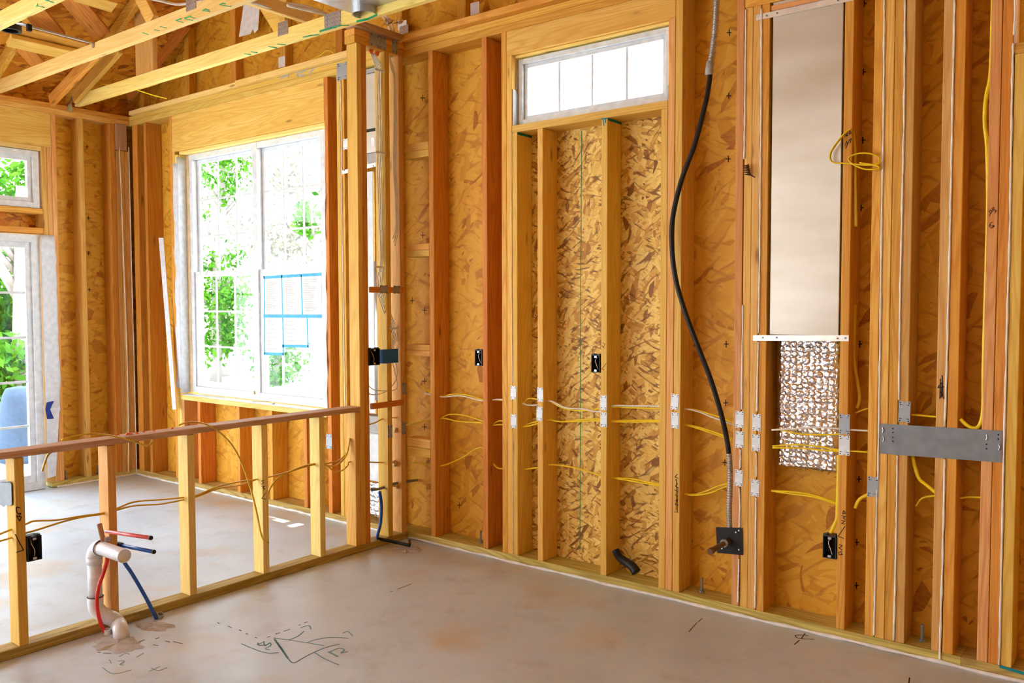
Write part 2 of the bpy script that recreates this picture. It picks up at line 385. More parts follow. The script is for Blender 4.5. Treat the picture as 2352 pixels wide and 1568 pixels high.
def sA(pts, Y=D-0.0015): return [A(x, y, Y) for x, y in pts]
def sB(pts, X=XP+0.0015): return [B(x, y, X) for x, y in pts]

ZP0, ZP1, ZP2 = 3.008, 3.050, 3.089       # lower plate, upper plate, top
ZB = 0.046                                # top of bottom plate
T = 0.0381
def xw(x, y): return A(x, y).x

# ================================================================== SETTING
fl = MB().box(-7.9, 3.0, -4.2, D+SD+0.03, -0.15, 0.0)
fl.make('floor', 'concrete', kind='structure', label='smooth grey concrete slab floor with tan stains', cat='floor')
def wall_with_holes(name, mk, u0, u1, z0, z1, holes, mat, label, mats=None, pick=None):
    us = sorted({u0, u1, *[h[0] for h in holes], *[h[1] for h in holes]}); zs = sorted({z0, z1, *[h[2] for h in holes], *[h[3] for h in holes]})
    mb = MB()
    for a, b in zip(us[:-1], us[1:]):
        for c, d in zip(zs[:-1], zs[1:]):
            if any(h[0] <= a+1e-6 and b <= h[1]+1e-6 and h[2] <= c+1e-6 and d <= h[3]+1e-6 for h in holes): continue
            mk(mb, a, b, c, d)
    return mb.make(name, mat, kind='structure', label=label, cat='wall', origin=(0, 0, 0))
YS = D+SD
WX0, WX1, WZ0, WZ1 = -6.42, -4.60, 0.745, 2.70        # big window rough opening
TX0, TX1, TZ0, TZ1 = -2.985, -2.013, 2.482, 2.873      # transom rough opening
RX0 = -0.49
wr = wall_with_holes('wall_right', lambda m, a, b, c, d: m.box(a, b, YS, YS+0.012, c, d), XB-SD, 2.6, 0.0, 5.6,
    [(WX0, WX1, WZ0, WZ1), (TX0, TX1, TZ0, TZ1), (RX0, 0.6, 2.482, 2.95), (TX0, TX1, 0.02, 2.44)], 'osb', 'amber strand board sheathing of the long exterior wall')
MB().box(TX0, TX1, YS, YS+0.012, 0.02, 2.44).make('sheathing_panel', 'osbpale', wr, label='paler strand board with small flakes under the transom window')
BY1 = 3.085
wall_with_holes('wall_back', lambda m, a, b, c, d: m.box(XB-SD-0.012, XB-SD, a, b, c, d), -4.2, YS, 0.0, 3.09,
    [(1.2, BY1, 0.0, 2.03), (1.2, BY1, 2.245, 2.70), (1.2, BY1, 2.09, 2.20), (-3.8, 1.0, 0.05, 2.95)], 'osb', 'amber strand board sheathing of the far wall')  # last opening is out of view, added to let in light from the left
MB().box(XB-SD-0.002, XB-SD+0.004, 1.2, BY1, 2.09, 2.20).make('trim_1', 'osbred', kind='structure', label='dark strand board strip between glass door and transom window', cat='wall')
wall_with_holes('wall_left', lambda m, a, b, c, d: m.box(a, b, -4.212, -4.2, c, d), XB-SD, 2.6, 0.0, 5.6, [(-7.0, -4.7, 0.05, 2.9), (-6.0, -1.0, 3.25, 4.4)], 'osb', 'unseen strand board wall behind the camera, openings added for daylight')  # unseen wall, openings cut to send daylight from the left and into the attic
MB().box(2.6, 2.612, -4.2, YS, 0.0, 5.6).make('wall_front', 'osb', kind='structure', label='unseen strand board wall added to shut out light from the right', cat='wall')  # unseen wall, added to block light coming in from the right

# ------------------------------------------------------------------ long wall framing
XQ_ = XP-0.089
board('bottom_plate', -0.67, 2.6, D, YS, 0.008, ZB, 'treated', 'greenish treated bottom plate at the far right, right of the seam under the doubled studs', 'plate')
board('bottom_plate', XQ_+.001, -0.67, D, YS, 0.008, ZB, 'treated', 'long yellowish treated bottom plate under the right wall studs, from partition to seam', 'plate')
board('bottom_plate', XB, XP-0.089, D, YS, 0.008, ZB, 'treated', 'treated bottom plate under the big window wall', 'plate')
board('top_plate', XB-SD, XP-0.089, D, YS, ZP0, ZP1, 'pale', 'lower of the two top plates above the big window', 'plate')
board('top_plate', XB-SD, XP-0.089, D, YS, ZP1+.001, ZP2, 'pale', 'upper of the two top plates above the big window, with stamped grey marks', 'plate')
board('top_plate', XP-0.089, 2.6, D, YS, ZP0, ZP1, 'amber', 'lower of the two top plates above the transom window', 'plate')
board('top_plate', XP-0.0885, 2.6, D, YS, ZP1+.001, ZP2, 'amber', 'upper of the two top plates above the transom window', 'plate')
board('ceiling_nailer', XB+0.05, -5.55, D-0.03, D+0.05, ZP2+.001, ZP2+0.036, 'cream', 'rough edged ceiling nailer board near the far corner', 'board')
board('ceiling_nailer', -5.55, XP-0.12, D-0.04, D+0.05, ZP2+.001, ZP2+0.042, 'cream', 'pinkish cream ceiling nailer board over the big window', 'board')
board('ceiling_nailer', XP+0.02, 2.6, D-0.05, D+0.05, ZP2+.001, ZP2+0.040, 'amber', 'ceiling nailer board running right from the partition corner', 'board')
board('header', -6.487, -4.595, D, D+0.13, 2.716, ZP0-.001, 'pale', 'deep pale header beam above the big window', 'beam')
board('header_plate', WX0, WX1, D+0.02, D+SD-.002, 2.690, 2.715, 'cream', 'thin cream board under the header of the big window', 'board')
board('header', -3.023, -1.973, D, D+0.13, 2.873, ZP0-.001, 'pale', 'nail-pocked header beam above the small transom window', 'beam')
board('header_plate', TX0, TX1, D+0.025, D+SD-.002, 2.858, 2.8725, 'cream', 'thin cream board under the transom header', 'board')
board('window_sill_board', -2.985, -2.013, D, D+SD-.002, 2.442, 2.481, 'pale', 'pale sill board below the transom window', 'sill')
board('window_sill_board', WX0+.0, WX1, D-0.004, D+SD-.002, 0.705, 0.742, 'cream', 'cream sill board below the big window', 'sill')
board('window_sill_board', -0.535, 0.6, D, D+SD-.002, 2.44, 2.481, 'amber', 'sill board of the cropped window at the top right', 'sill')
board('header', -1.62, 0.9, D, D+0.13, 2.842, ZP0-.001, 'amber', 'orange header beam above the metal duct at the top edge', 'beam')

def stud(x0, x1, mat, label, z0=ZB, z1=ZP0, y0=D, y1=YS-.001, group=None, name='wall_stud'):
    return board(name, x0, x1, y0, y1, z0+.0005, z1-.0005, mat, label, 'stud', group)
S1 = stud(-3.628, -3.590, 'amber', 'first full stud right of the partition corner, beside the short blocking')
S2 = stud(-3.206, -3.168, 'red', 'reddish stud with the dark shaded side, just left of the transom framing')
S3 = stud(-3.061, -3.0235, 'amber', 'full-height king stud at the left end of the transom window')
S4 = stud(-3.023, -2.986, 'pale', 'jack stud carrying the left end of the transom header', z1=2.873)
S5 = stud(-2.9850, -2.948, 'pale', 'cripple stud at the left end under the transom sill, green painted end', z1=2.442)
S6 = stud(-2.808, -2.771, 'pale', 'second cripple stud under the transom, with two nail plates askew', z1=2.442)
S7 = stud(-2.396, -2.358, 'pale', 'third cripple stud under the transom, electrical box on its left', z1=2.442)
S8 = stud(-2.050, -2.0135, 'pale', 'pale cripple stud under the right end of the transom sill', z1=2.442)
S9 = stud(-2.012, -1.9745, 'pink', 'pinkish jack stud at the right end of the transom window', z1=2.873)
S10 = stud(-1.972, -1.934, 'pale', 'king stud right of the transom, scribbled marker on its lower face')
A1 = stud(-1.659, -1.622, 'pink', 'leftmost stud of the gang of four beside the black cable')
A2 = stud(-1.617, -1.580, 'pale', 'second of four ganged studs left of the metal duct', z1=2.842)
A3 = stud(-1.5795, -1.543, 'pink', 'third of four ganged studs left of the metal duct', z1=2.842)
A4 = stud(-1.5385, -1.501, 'amber', 'rightmost of four ganged studs, directly left of the metal duct', z1=2.842)
SB = stud(-1.170, -1.132, 'amber', 'knotty stud directly right of the metal duct with marker writing', z1=2.842)
C1 = stud(-1.048, -1.010, 'amber', 'leftmost of the four-stud pack right of the duct', z1=2.842)
C2 = stud(-1.0065, -0.9675, 'pale', 'second of the four-stud pack, left end of the grey steel plate', z1=2.842)
C3 = stud(-0.9655, -0.928, 'amber', 'third of the four-stud pack, behind the long grey steel plate', z1=2.842)
C4 = stud(-0.9245, -0.887, 'pink', 'rightmost of the four-stud pack, grey nail plate above the steel plate', z1=2.842)
D1 = stud(-0.782, -0.744, 'pink', 'left stud of the caulked pair behind the middle of the steel plate', z1=2.842)
D2 = stud(-0.741, -0.701, 'amber', 'right stud of the caulked pair behind the middle of the steel plate', z1=2.842)
E1 = stud(-0.614, -0.575, 'pink', 'stud with fractional measurement handwritten at mid height', z1=2.842)
E2 = stud(-0.573, -0.5355, 'red', 'reddish stud left of the cropped window at the right edge', z1=2.842)
E3 = stud(-0.531, -0.491, 'pale', 'rightmost visible stud, under the sill of the cropped window', z1=2.44)
for i, x in enumerate((0.0, 0.42, 0.85, 1.3, 1.7, 2.1)):
    stud(x, x+T, 'amber', 'plain stud outside the right edge of the photo', z1=2.44 if x < 0.6 else ZP0, group='studs beyond the right edge')
# window wall studs left of the partition
W1 = stud(-7.11, -7.03, 'red', 'doubled reddish corner stud of the window wall')
W2 = stud(-6.925, -6.885, 'red', 'stud with broad orange side between far corner and big window')
W3 = stud(-6.525, -6.489, 'amber', 'king stud left of the big window')
W4 = stud(-6.487, -6.450, 'pale', 'outer jack stud left of the big window', z1=2.716)
W5 = stud(-6.449, -6.421, 'cream', 'inner jack stud left of the big window, behind the white wrap', z1=2.69)
for i, (x, m_, l) in enumerate(((-6.19, 'red', 'leftmost full cripple stud under the big window'), (-5.66, 'red', 'second cripple stud under the big window, foam blob on its side'),
        (-5.255, 'amber', 'third cripple stud under the big window'), (-4.86, 'red', 'rightmost cripple stud under the big window'))):
    stud(x, x+T, m_, l, z1=0.705)
stud(WX0, WX0+0.04, 'pink', 'cripple stud at the left end under the big window sill', z1=0.705)
W8 = stud(-4.594, -4.556, 'red', 'dark red king stud right of the big window')
W9 = stud(-4.469, -4.432, 'pale', 'pale stud with a white bead, left of the tall partition post')
W10 = stud(-4.430, -4.393, 'amber', 'amber stud just left of the tall partition post')
W11 = stud(-4.02, -3.983, 'amber', 'stud of the window wall half hidden behind the tall partition post')
# short blocking left of stud S1
for (ya, yb, yc, ln) in ((323, 341, 358, 'topmost'), (558, 573, 588, 'second from top'), (792, 806, 818, 'third from top'), (1010, 1031, 1052, 'lowest')):
    z0, z1, z2 = (A(986, y).z for y in (yc, yb, ya))
    board('blocking', XP+.001, -3.629, D, D+0.089, z1, z2, 'pale', 'upper board of the %s pair of blocks right of the partition' % ln, 'block')
    board('blocking', XP+.001, -3.629, D, D+0.089, z0, z1-.001, 'pale', 'lower board of the %s pair of blocks right of the partition' % ln, 'block')

# ------------------------------------------------------------------ far wall framing
def bstud(y0, y1, mat, label, z0=ZB, z1=ZP0): return board('wall_stud', XB-SD+.001, XB, y0, y1, z0+.0005, z1-.0005, mat, label, 'stud')
board('bottom_plate', XB-SD, XB, BY1+0.02, D-.001, 0.006, ZB, 'treated', 'short treated bottom plate of the far wall', 'plate')
board('top_plate', XB-SD, XB, -4.2, D-.001, ZP0, ZP1, 'pale', 'lower top plate over the glass door', 'plate')
board('top_plate', XB-SD, XB, -4.2, D-.001, ZP1+.001, ZP2, 'amber', 'upper top plate over the glass door', 'plate')
board('header', XB-0.12, XB, 1.2, 3.165, 2.735, ZP0-.001, 'pale', 'grainy plywood header over the transom above the glass door', 'beam')
board('header_plate', XB-SD+.01, XB, 1.2, 3.09, 2.700, 2.734, 'cream', 'thin cream board directly above the door transom', 'board')
board('transom_rail', XB-SD+.01, XB, 1.2, 3.09, 2.200, 2.243, 'amber', 'board under the door transom window', 'board')
board('transom_rail', XB-SD+.01, XB, 1.2, 3.09, 2.045, 2.090, 'amber', 'board directly above the glass door', 'board')
bstud(3.092, 3.128, 'pale', 'pale jack stud right of the glass door', z1=2.735)
bstud(3.129, 3.165, 'pink', 'second jack stud right of the glass door', z1=2.735)
bstud(3.166, 3.203, 'pink', 'king stud right of the glass door')
bstud(3.386, 3.424, 'pale', 'lone pale edged stud midway along the far wall')
bstud(3.640, 3.690, 'red', 'reddish stud left of the corner pack on the far wall')
bstud(3.692, 3.727, 'pink', 'outer stud of the far corner pack', z1=2.79)
bstud(3.729, 3.765, 'pale', 'middle stud of the far corner pack', z1=2.79)
bstud(3.767, 3.815, 'pink', 'stud right in the far corner', z1=2.79)
board('splice_plate', XB-0.01, XB+0.004, 3.692, 3.79, 2.795, ZP0+0.01, 'brown', 'dark splice block at the top of the far corner', 'block')

# ------------------------------------------------------------------ roof over the room
SL = 0.5
def roofz(x): return 3.30 + SL*(x-XB)
XR = -2.4
rf = MB(); zr = roofz(XR)  # overhang past the long wall is unseen, sized to trim the floor sun patch
rf.add([(XB-0.9, -4.2, roofz(XB-0.9)), (XR, -4.2, zr), (XR, YS+0.72, zr), (XB-0.9, YS+0.72, roofz(XB-0.9)),
        (XB-0.9, -4.2, roofz(XB-0.9)+.015), (XR, -4.2, zr+.015), (XR, YS+0.72, zr+.015), (XB-0.9, YS+0.72, roofz(XB-0.9)+.015)],
       [(0, 1, 2, 3), (7, 6, 5, 4), (0, 4, 5, 1), (1, 5, 6, 2), (2, 6, 7, 3), (3, 7, 4, 0)])
rf.add([(XR, -4.2, zr), (3.0, -4.2, zr-0.5*(3.0-XR)), (3.0, YS+0.72, zr-0.5*(3.0-XR)), (XR, YS+0.72, zr),
        (XR, -4.2, zr+.015), (3.0, -4.2, zr-0.5*(3.0-XR)+.015), (3.0, YS+0.72, zr-0.5*(3.0-XR)+.015), (XR, YS+0.72, zr+.015)],
       [(0, 1, 2, 3), (7, 6, 5, 4), (0, 4, 5, 1), (1, 5, 6, 2), (2, 6, 7, 3), (3, 7, 4, 0)])
rf.make('ceiling', 'osbred', kind='structure', label='orange strand board roof deck above the trusses', cat='ceiling', origin=(0, 0, 0))

MB().add([(XB-SD, -4.2, ZP2+.001), (XB-SD, YS, ZP2+.001), (XB-SD, YS, roofz(XB-SD)-.001), (XB-SD, -4.2, roofz(XB-SD)-.001), (XB-SD-.015, -4.2, ZP2+.001), (XB-SD-.015, YS, ZP2+.001), (XB-SD-.015, YS, roofz(XB-SD-.015)-.001), (XB-SD-.015, -4.2, roofz(XB-SD-.015)-.001)],
    [(0, 1, 2, 3), (7, 6, 5, 4), (0, 4, 5, 1), (1, 5, 6, 2), (2, 6, 7, 3), (3, 7, 4, 0)]).make('trim_2', 'osbred', kind='structure', label='strand board closing the eave above the far wall', cat='wall', origin=(0, 0, 0))
def gang_plate(parent, cx, y, cz, w, h, tilt=0):
    mb = MB().box(cx-w/2, cx+w/2, y-0.0015, y, cz-h/2, cz+h/2)
    g = mb.make('gang_plate', 'galv', parent, label='toothed zinc plate')
    t = MB(); nx = int(w/0.011); nz = int(h/0.022)
    for i in range(nx):
        for j in range(nz):
            x = cx-w/2+(i+.5)*w/nx; z = cz-h/2+(j+.5)*h/nz + (0.25 if i % 2 else -0.25)*h/nz*0.6
            t.box(x-.0016, x+.0016, y-0.0024, y-0.0014, z-.006, z+.006)
    t.make('tooth_slots', 'steel', g)
def truss(y, x0, x1, label, chord_mat='cream', rafter=True, web=(), plates=()):
    """truss in the plane Y=y: bottom chord, rafter and webs"""
    e = empty('roof_truss', ((x0+x1)/2, y+T/2, ZP2), label, 'truss', 'trusses spanning from the far wall')
    mb = MB().box(x0, x1, y, y+T, ZP2+.001, ZP2+0.090, 0.0025)
    bc = link('bottom_chord', mb.V, mb.F, chord_mat, e)
    if rafter:
        beam('rafter', (x0-0.35, y+T/2, roofz(x0-0.35)-0.06), (XR, y+T/2, roofz(XR)-0.06), 0.089, T, (0, 0, 1), 'amber', None, parent=e)
        beam('rafter', (XR, y+T/2, roofz(XR)-0.06), (2.9, y+T/2, zr-0.5*(2.9-XR)-0.06), 0.089, T-.0015, (0, 0, 1), 'amber', None, parent=e)
    for wi, (xa, za, xb, zb) in enumerate(web):
        beam('web', (xa, y+T/2, za), (xb, y+T/2, zb), 0.089, T-.003*(wi+1), (1, 0, 0.01) if abs(xa-xb) < abs(za-zb) else (0, 0, 1), 'pale', None, parent=e)
    for (cx, cz, w, h) in plates: gang_plate(e, cx, y, cz, w, h)
    return e
zt = ZP2+0.09
t1 = truss(3.350, XB+0.02, 2.55, 'nearest-to-wall truss, its chord ending at a metal hanger on the far wall', web=(( -4.45, zt, -5.2, 4.1), (-4.45, zt, -4.2, 4.75), (-2.2, zt, -1.4, 5.0)),
           plates=())
t2 = truss(2.760, XB+0.02, 2.55, 'middle truss, chord with green paint marks crossing under the attic', web=((-4.9, zt, -5.5, 3.95), (-3.2, zt, -2.5, 5.3)))
t3 = truss(2.130, XB+0.02, 2.55, 'truss in the top left corner of the photo', web=((-4.9, zt, -5.5, 3.95), (-3.2, zt, -2.5, 5.3)))
for k in range(1, 10):
    y = 2.13-0.61*k
    truss(y, XB+0.02, 2.55, 'truss over the room behind the camera', web=((-3.2, zt, -2.5, 5.3),))
def chord_plate(tr, y, x0, y0, x1, y1):
    a = A(x0, y0, y-.001); b = A(x1, y1, y-.001); gang_plate(tr, (a.x+b.x)/2, y-.0005, (a.z+b.z)/2, abs(b.x-a.x), abs(b.z-a.z)*0.82)
chord_plate(t1, 3.350, 638, 50, 662, 80); chord_plate(t1, 3.350, 745, 30, 783, 65)
chord_plate(t2, 2.760, 427, -6, 451, 22)
# green lumber marks and end stamps on the truss chords
def gm(tr, pts, y, w=0.006):
    for q in pts: stroke([[A(px, py, y-.0015) for px, py in q]], w, (0, -1, 0), 'green', 'paint_mark', tr)
def gmz(tr, pts, w=0.01):
    for q in pts: stroke([[Fl(px, py, ZP2-.0005) for px, py in q]], w, (0, 0, -1), 'green', 'paint_mark', tr)
gm(t2, [[(404, 47), (417, 43)], [(424, 42), (438, 37)], [(505, 11), (512, 8), (518, 9)], [(465, 25), (472, 21), (480, 24)]], 2.760)
gmz(t2, [[(408, 48), (420, 51)], [(426, 43), (442, 47)], [(436, 38), (448, 42)], [(328, 75), (340, 79)], [(355, 68), (366, 70)], [(369, 61), (382, 64)], [(468, 24), (482, 27)], [(510, 12), (530, 15)]])
gm(t3, [[(84, 15), (87, 9)], [(105, 0), (112, 2)]], 2.130); gmz(t3, [[(86, 13), (101, 17)], [(110, 1), (122, 6)]])
gm(t1, [[(820, 49), (845, 44), (865, 34)], [(735, 72), (760, 64), (772, 62)]], 3.350, 0.012)
gmz(t1, [[(768, 61), (785, 58), (800, 58)], [(618, 107), (635, 110)], [(638, 101), (655, 103)], [(563, 123), (575, 126)], [(577, 119), (590, 121)], [(697, 85), (715, 81), (732, 80)]], 0.014)

# second steep rafter next to the first truss, gable truss rafter and studs
def rb(p, q, y, label, mat='amber', w=0.089):
    a = A(*p, y); b = A(*q, y); d = (b-a).normalized(); b = b + d*0.05
    beam('rafter', a, b, w, T, (0, 0, 1), mat, label, 'rafter')
rb((118, 232), (216, 128), 3.16, 'steep rafter rising left of the hanger, one bay nearer than its twin', 'amber')
rb((172, 226), (268, 118), 3.33, 'steep yellow rafter rising from the metal hanger behind the chords', 'pale')
rb((296, 222), (424, 62), 3.84, 'short steep rafter leaning over the far corner of the window wall', 'red')
GY = D+0.075
for i, (p, zt_, l) in enumerate((((326, 210), 3.6, 'gable stud near the far corner, behind the brown panel'), ((430, 120), 3.95, 'gable stud left of centre over the big window'), ((537, 90), 4.25, 'gable stud above the middle of the big window'),
        ((651, 130), 4.5, 'gable stud with a paper label above the big window'), ((781, 100), 4.85, 'gable stud just left of the tall post'),
        ((918, 60), 5.0, 'gable stud with a white tag behind the partition corner'), ((1063, 15), 5.0, 'gable stud right of the partition corner'))):
    x = A(*p, GY).x
    board('gable_stud', x-0.045, x+0.02, GY-0.0, YS-0.001, ZP2+.001, zt_, 'amber', l, 'stud')
# brown panel / post hanging in the attic corner
a0, a1 = A(310, 100, 3.42).x, A(350, 100, 3.42).x
board('attic_post', a0, a1, 3.42, 3.458, ZP2+0.03, 3.68, 'pink', 'wide pinkish brown board standing in the attic above the far corner', 'post')
# roof braces seen left, against the deck
RN = Vector((-SL, 0, 1)).normalized(); RP = Vector((XB, 0, 3.30))
def rbrace(p, q, off, w, mat, label):
    a = Pl(*p, RP-RN*off, RN); b = Pl(*q, RP-RN*off, RN); beam('roof_brace', a, b, w, T, RN.cross(b-a), mat, label, 'brace')
rbrace((150, -20), (232, 78), 0.14, 0.14, 'red', 'reddish brown brace slanting down right below the attic deck')
rbrace((60, 5), (128, 82), 0.14, 0.14, 'red', 'reddish brace crossing behind the downlight bar')
rbrace((50, 105), (95, 155), 0.14, 0.10, 'red', 'short dark brace low at the left of the attic')
rbrace((30, 66), (190, 108), 0.26, 0.12, 'amber', 'upper of two level purlins behind the downlight bar')
rbrace((20, 92), (180, 128), 0.31, 0.10, 'pale', 'lower of two level purlins behind the downlight bar')
rbrace((175, -12), (262, 14), 0.26, 0.10, 'pale', 'pale purlin at the very top edge, left of centre')
# sloping pale member at the top centre
a = Fl(560, -8, 3.28); b = Fl(715, 42, 3.24)
beam('ceiling_strut', a, b, 0.075, T, (0, 0, 1), 'cream', 'pale strut slanting down to the chord left of the vent boot', 'strut')
# two slack cables above it and along it
def cable(name, pts, mat, label, r=0.0045, ry=None, group=None, cat='cable', sm=6, parent=None):
    return MB().tube(pts, r, 8, ry=ry, smooth=sm).make(name, mat, parent, label, cat, group, smooth=True)
cable('attic_cable', [Fl(*p, 3.30) for p in ((545, -5), (600, 5), (660, 8), (715, 18), (760, 35), (790, 30))], 'wcable', 'grey-white cable running across the attic to the vent boot, upper one', 0.008)
cable('attic_cable', [Fl(*p, 3.27) for p in ((330, -6), (370, 2), (410, 10), (470, 2))], 'wcable', 'white cable at the top edge left of the toothed plate', 0.008)
cable('attic_cable', [Fl(*p, 3.24) for p in ((540, 5), (585, 8), (640, 26), (700, 46), (760, 60))], 'wcable', 'grey-white cable hanging below the pale strut', 0.007)
cable('attic_cable', [Fl(*p, 3.22) for p in ((660, 12), (700, 22), (745, 32), (775, 40))], 'wcable', 'grey-white cable crossing the attic, lower one', 0.009)
cable('attic_cable', [A(*p, 3.42) for p in ((75, 168), (100, 172), (170, 180), (240, 194), (300, 203), (350, 218), (382, 226))], 'yellow', 'thin yellow cable sagging across the attic corner', 0.004)
cable('attic_cable', [A(*p, 3.80) for p in ((700, 144), (735, 128), (752, 116), (768, 123))], 'yellow', 'short yellow cable rising above the big window plates', 0.0035)
# papers on the gable
def sheet(name, pts, Y, mat, label, cat, parent=None, t=0.0015):
    return MB().poly([A(x, y, Y) for x, y in pts], (0, -t, 0)).make(name, mat, parent, label, cat)
sheet('paper_sheet', [(560, 10), (596, 18), (593, 68), (585, 76), (581, 67), (575, 78), (549, 85)], GY-0.03, 'paper', 'torn white paper sheet stuck on the gable framing', 'paper')
sheet('lumber_tag', [(640, 132), (655, 128), (655, 152), (640, 156)], GY-0.002, 'paper', 'small white lumber tag on the gable stud over the big window', 'tag')
sheet('lumber_tag', [(914, 50), (934, 46), (934, 66), (914, 70)], GY-0.002, 'paper', 'white tag on the gable stud behind the partition corner', 'tag')
sheet('lumber_tag', [(1081, 8), (1101, 3), (1101, 30), (1081, 36)], GY-0.002, 'paper', 'white tag on the gable stud right of the partition corner', 'tag')
gp = empty('hanger_plate', A(925, 66, GY-0.004), 'toothed zinc plate below the white tag behind the partition corner', 'plate')
gang_plate(gp, A(928, 68, GY-.004).x, GY-.004, A(928, 68, GY-.004).z, 0.075, 0.05)

# metal hanger at truss 1
mb = MB(); a = B(161, 232, XB+0.012)
mb.tube([B(172, 205, XB+0.02), B(165, 225, XB+0.012), B(160, 238, XB+0.006)], 0.003, 6, ry=0.012)
mb.poly([B(156, 240, XB+.004), B(164, 238, XB+.004), B(167, 252, XB+.004), B(160, 259, XB+.004), B(154, 252, XB+.004)], (0.002, 0, 0))
mb.make('truss_hanger', 'galv', label='twisted metal strap tying the truss chord to the far wall plate', cat='strap')

# downlight housing and its bar
e = empty('downlight', Fl(22, 70, 3.08), 'black recessed downlight housing hanging at the top left', 'downlight')
c0 = Fl(24, 71, 3.15)
MB().ring(c0+Vector((0, 0, 0.11)), c0-Vector((0, 0, 0.0)), 0.045, 0.062, 24).make('housing', 'black', e, smooth=False)
MB().cyl(c0+Vector((0, 0, 0.10)), c0+Vector((0, 0, 0.112)), 0.060, 24).make('lid', 'black', e)
MB().tube([Fl(40, 54, 3.16), Fl(56, 55, 3.15), Fl(74, 62, 3.14)], 0.006, 8, ry=0.02).make('mount_bracket', 'galv', e, label='white metal bracket')
MB().box(-0.012, 0.012, -0.012, 0.012, -0.02, 0.02, M=Matrix.Translation(Fl(67, 64, 3.12))).make('clamp', 'black', e)
bar0 = A(214, 99, 2.752); bar1 = Fl(45, 55, bar0.z+0.01)
MB().tube([bar1, bar0], 0.008, 6, ry=0.005).make('hanger_bar', 'galv', e, label='long zinc bar')
MB().box(-0.012, 0.012, -0.003, 0.0, -0.03, 0.005, M=Matrix.Translation(A(214, 99, 2.756))).make('bar_foot', 'galv', e)

# vent boot at the top centre
e = empty('vent_boot', Fl(880, 5, 3.10), 'galvanised sheet metal register boot with a round collar between trusses', 'duct')
q = [Fl(778, 20, 3.135), Fl(857, 40, 3.10), Fl(950, 8, 3.10), Fl(1000, -40, 3.14), Fl(860, -60, 3.16)]
cx = Fl(838, 20, 3.12)
bx0, bx1, by0, by1 = cx.x-0.15, cx.x+0.62, 2.80, 3.345
MB().box(bx0, bx1, by0+0.03, by1-0.002, 3.135, 3.30).make('body', 'galv', e)
cc = Fl(838, 22, 3.13)
MB().ring((cc.x, cc.y, 3.136), (cc.x, cc.y, 3.10), 0.066, 0.072, 28).make('collar', 'galv', e)
MB().cyl((cc.x, cc.y, 3.1335), (cc.x, cc.y, 3.1355), 0.068, 24).make('damper', 'steel', e, label='dark grey damper disc')
MB().tube([A(735, -4, 3.30), A(760, 8, 3.30), A(777, 17, 3.30)], 0.006, 6).make('hanger_rod', 'steel', e)
# crinkled foil behind it
random.seed(3); mb = MB()
for k in range(16):
    p = Fl(random.uniform(852, 888), random.uniform(48, 58), 3.13) + Vector((0, random.uniform(0.05, 0.15), random.uniform(0, 0.05)))
    v = [p+Vector([random.uniform(-.03, .03) for _ in range(3)]) for _ in range(3)]; mb.add(v, [(0, 1, 2)])
mb.make('crumpled_foil', 'foil', label='crumpled foil scrap tucked above the partition plate', cat='foil')
for k, dx in enumerate((0, 9)):
    cable('attic_cable', [A(*p, 3.72) for p in ((872+dx, 32), (885+dx, 45), (893+dx, 62), (897+dx, 80))], 'wcable', ('left' if k == 0 else 'right')+' of two short white cables dropping behind the partition corner', 0.006)

# ================================================================== PARTITION
XQ = XP-0.089
board('bottom_plate', XQ, XP, -1.2, D-.001, 0.0005, 0.042, 'treated', 'treated bottom plate of the half-height partition', 'plate')
board('cap_board', XQ-0.006, XP+0.006, -1.2, 3.4255, 0.8465, 0.875, 'brown', 'weathered brown cap board of the half-height partition', 'plate')
KS = [(1.512, 'pale', 'knee wall stud at the left edge with grey toothed plate and marker letters'), (1.906, 'pink', 'knee wall stud behind the white drain pipe'),
      (2.303, 'cream', 'knee wall stud between the drain pipe and the long yellow loop'), (2.734, 'cream', 'knee wall stud crossed by the drooping yellow cable, marker letters'),
      (3.119, 'cream', 'knee wall stud nearest left of the post, two cables through it'), (3.387, 'pale', 'short stud attached to the tall post under the cap board')]
KO = []
for i, (y, m_, l) in enumerate(KS):
    KO.append(board('knee_stud', XQ, XP, y, y+(T if i < 5 else .0375), 0.0425, 0.8435 if i else 0.8435, m_, l, 'stud'))
for i, y in enumerate((1.1, 0.7, 0.3, -0.1, -0.5, -0.9)):
    board('knee_stud', XQ, XP, y, y+T, 0.0425, 0.8435, 'pale', 'knee wall stud outside the left edge of the photo', 'stud', 'knee studs beyond the left edge')
board('partition_post', XQ, XP, 3.4265, 3.4635, 0.0425, ZP0-.0005, 'pale', 'front stud of the tall doubled post ending the knee wall', 'post')
board('partition_post', XQ, XP, 3.4640, 3.5015, 0.0425, ZP0-.0005, 'red', 'rear stud of the tall doubled post ending the knee wall', 'post')
board('partition_stud', XQ, XP, 3.650, 3.689, 0.0425, ZP0-.0005, 'pale', 'first stud behind the tall post, white cables clipped to it', 'stud')
board('partition_stud', XQ, XP, 3.766, 3.806, 0.0425, ZP0-.0005, 'pink', 'partition stud next to the exterior wall corner', 'stud')
board('top_plate', XQ, XP, 3.412, D-.001, ZP0, ZP1, 'amber', 'lower top plate of the partition above the tall post', 'plate')
board('top_plate', XQ, XP, 3.412, D-.001, ZP1+.001, ZP2, 'amber', 'upper top plate of the partition above the tall post', 'plate')
board('ceiling_nailer', XP-0.06, XP+0.035, 3.39, D-0.051, ZP2+.001, ZP2+.040, 'brown', 'brownish ceiling nailer above the partition, under the vent boot', 'board')
z1 = B(880, 658).z if False else 1.585
board('fire_block', XP+.0005, XP+0.012, 3.503, 3.785, 1.552, 1.587, 'red', 'reddish block with nail plates halfway up behind the tall post', 'block')
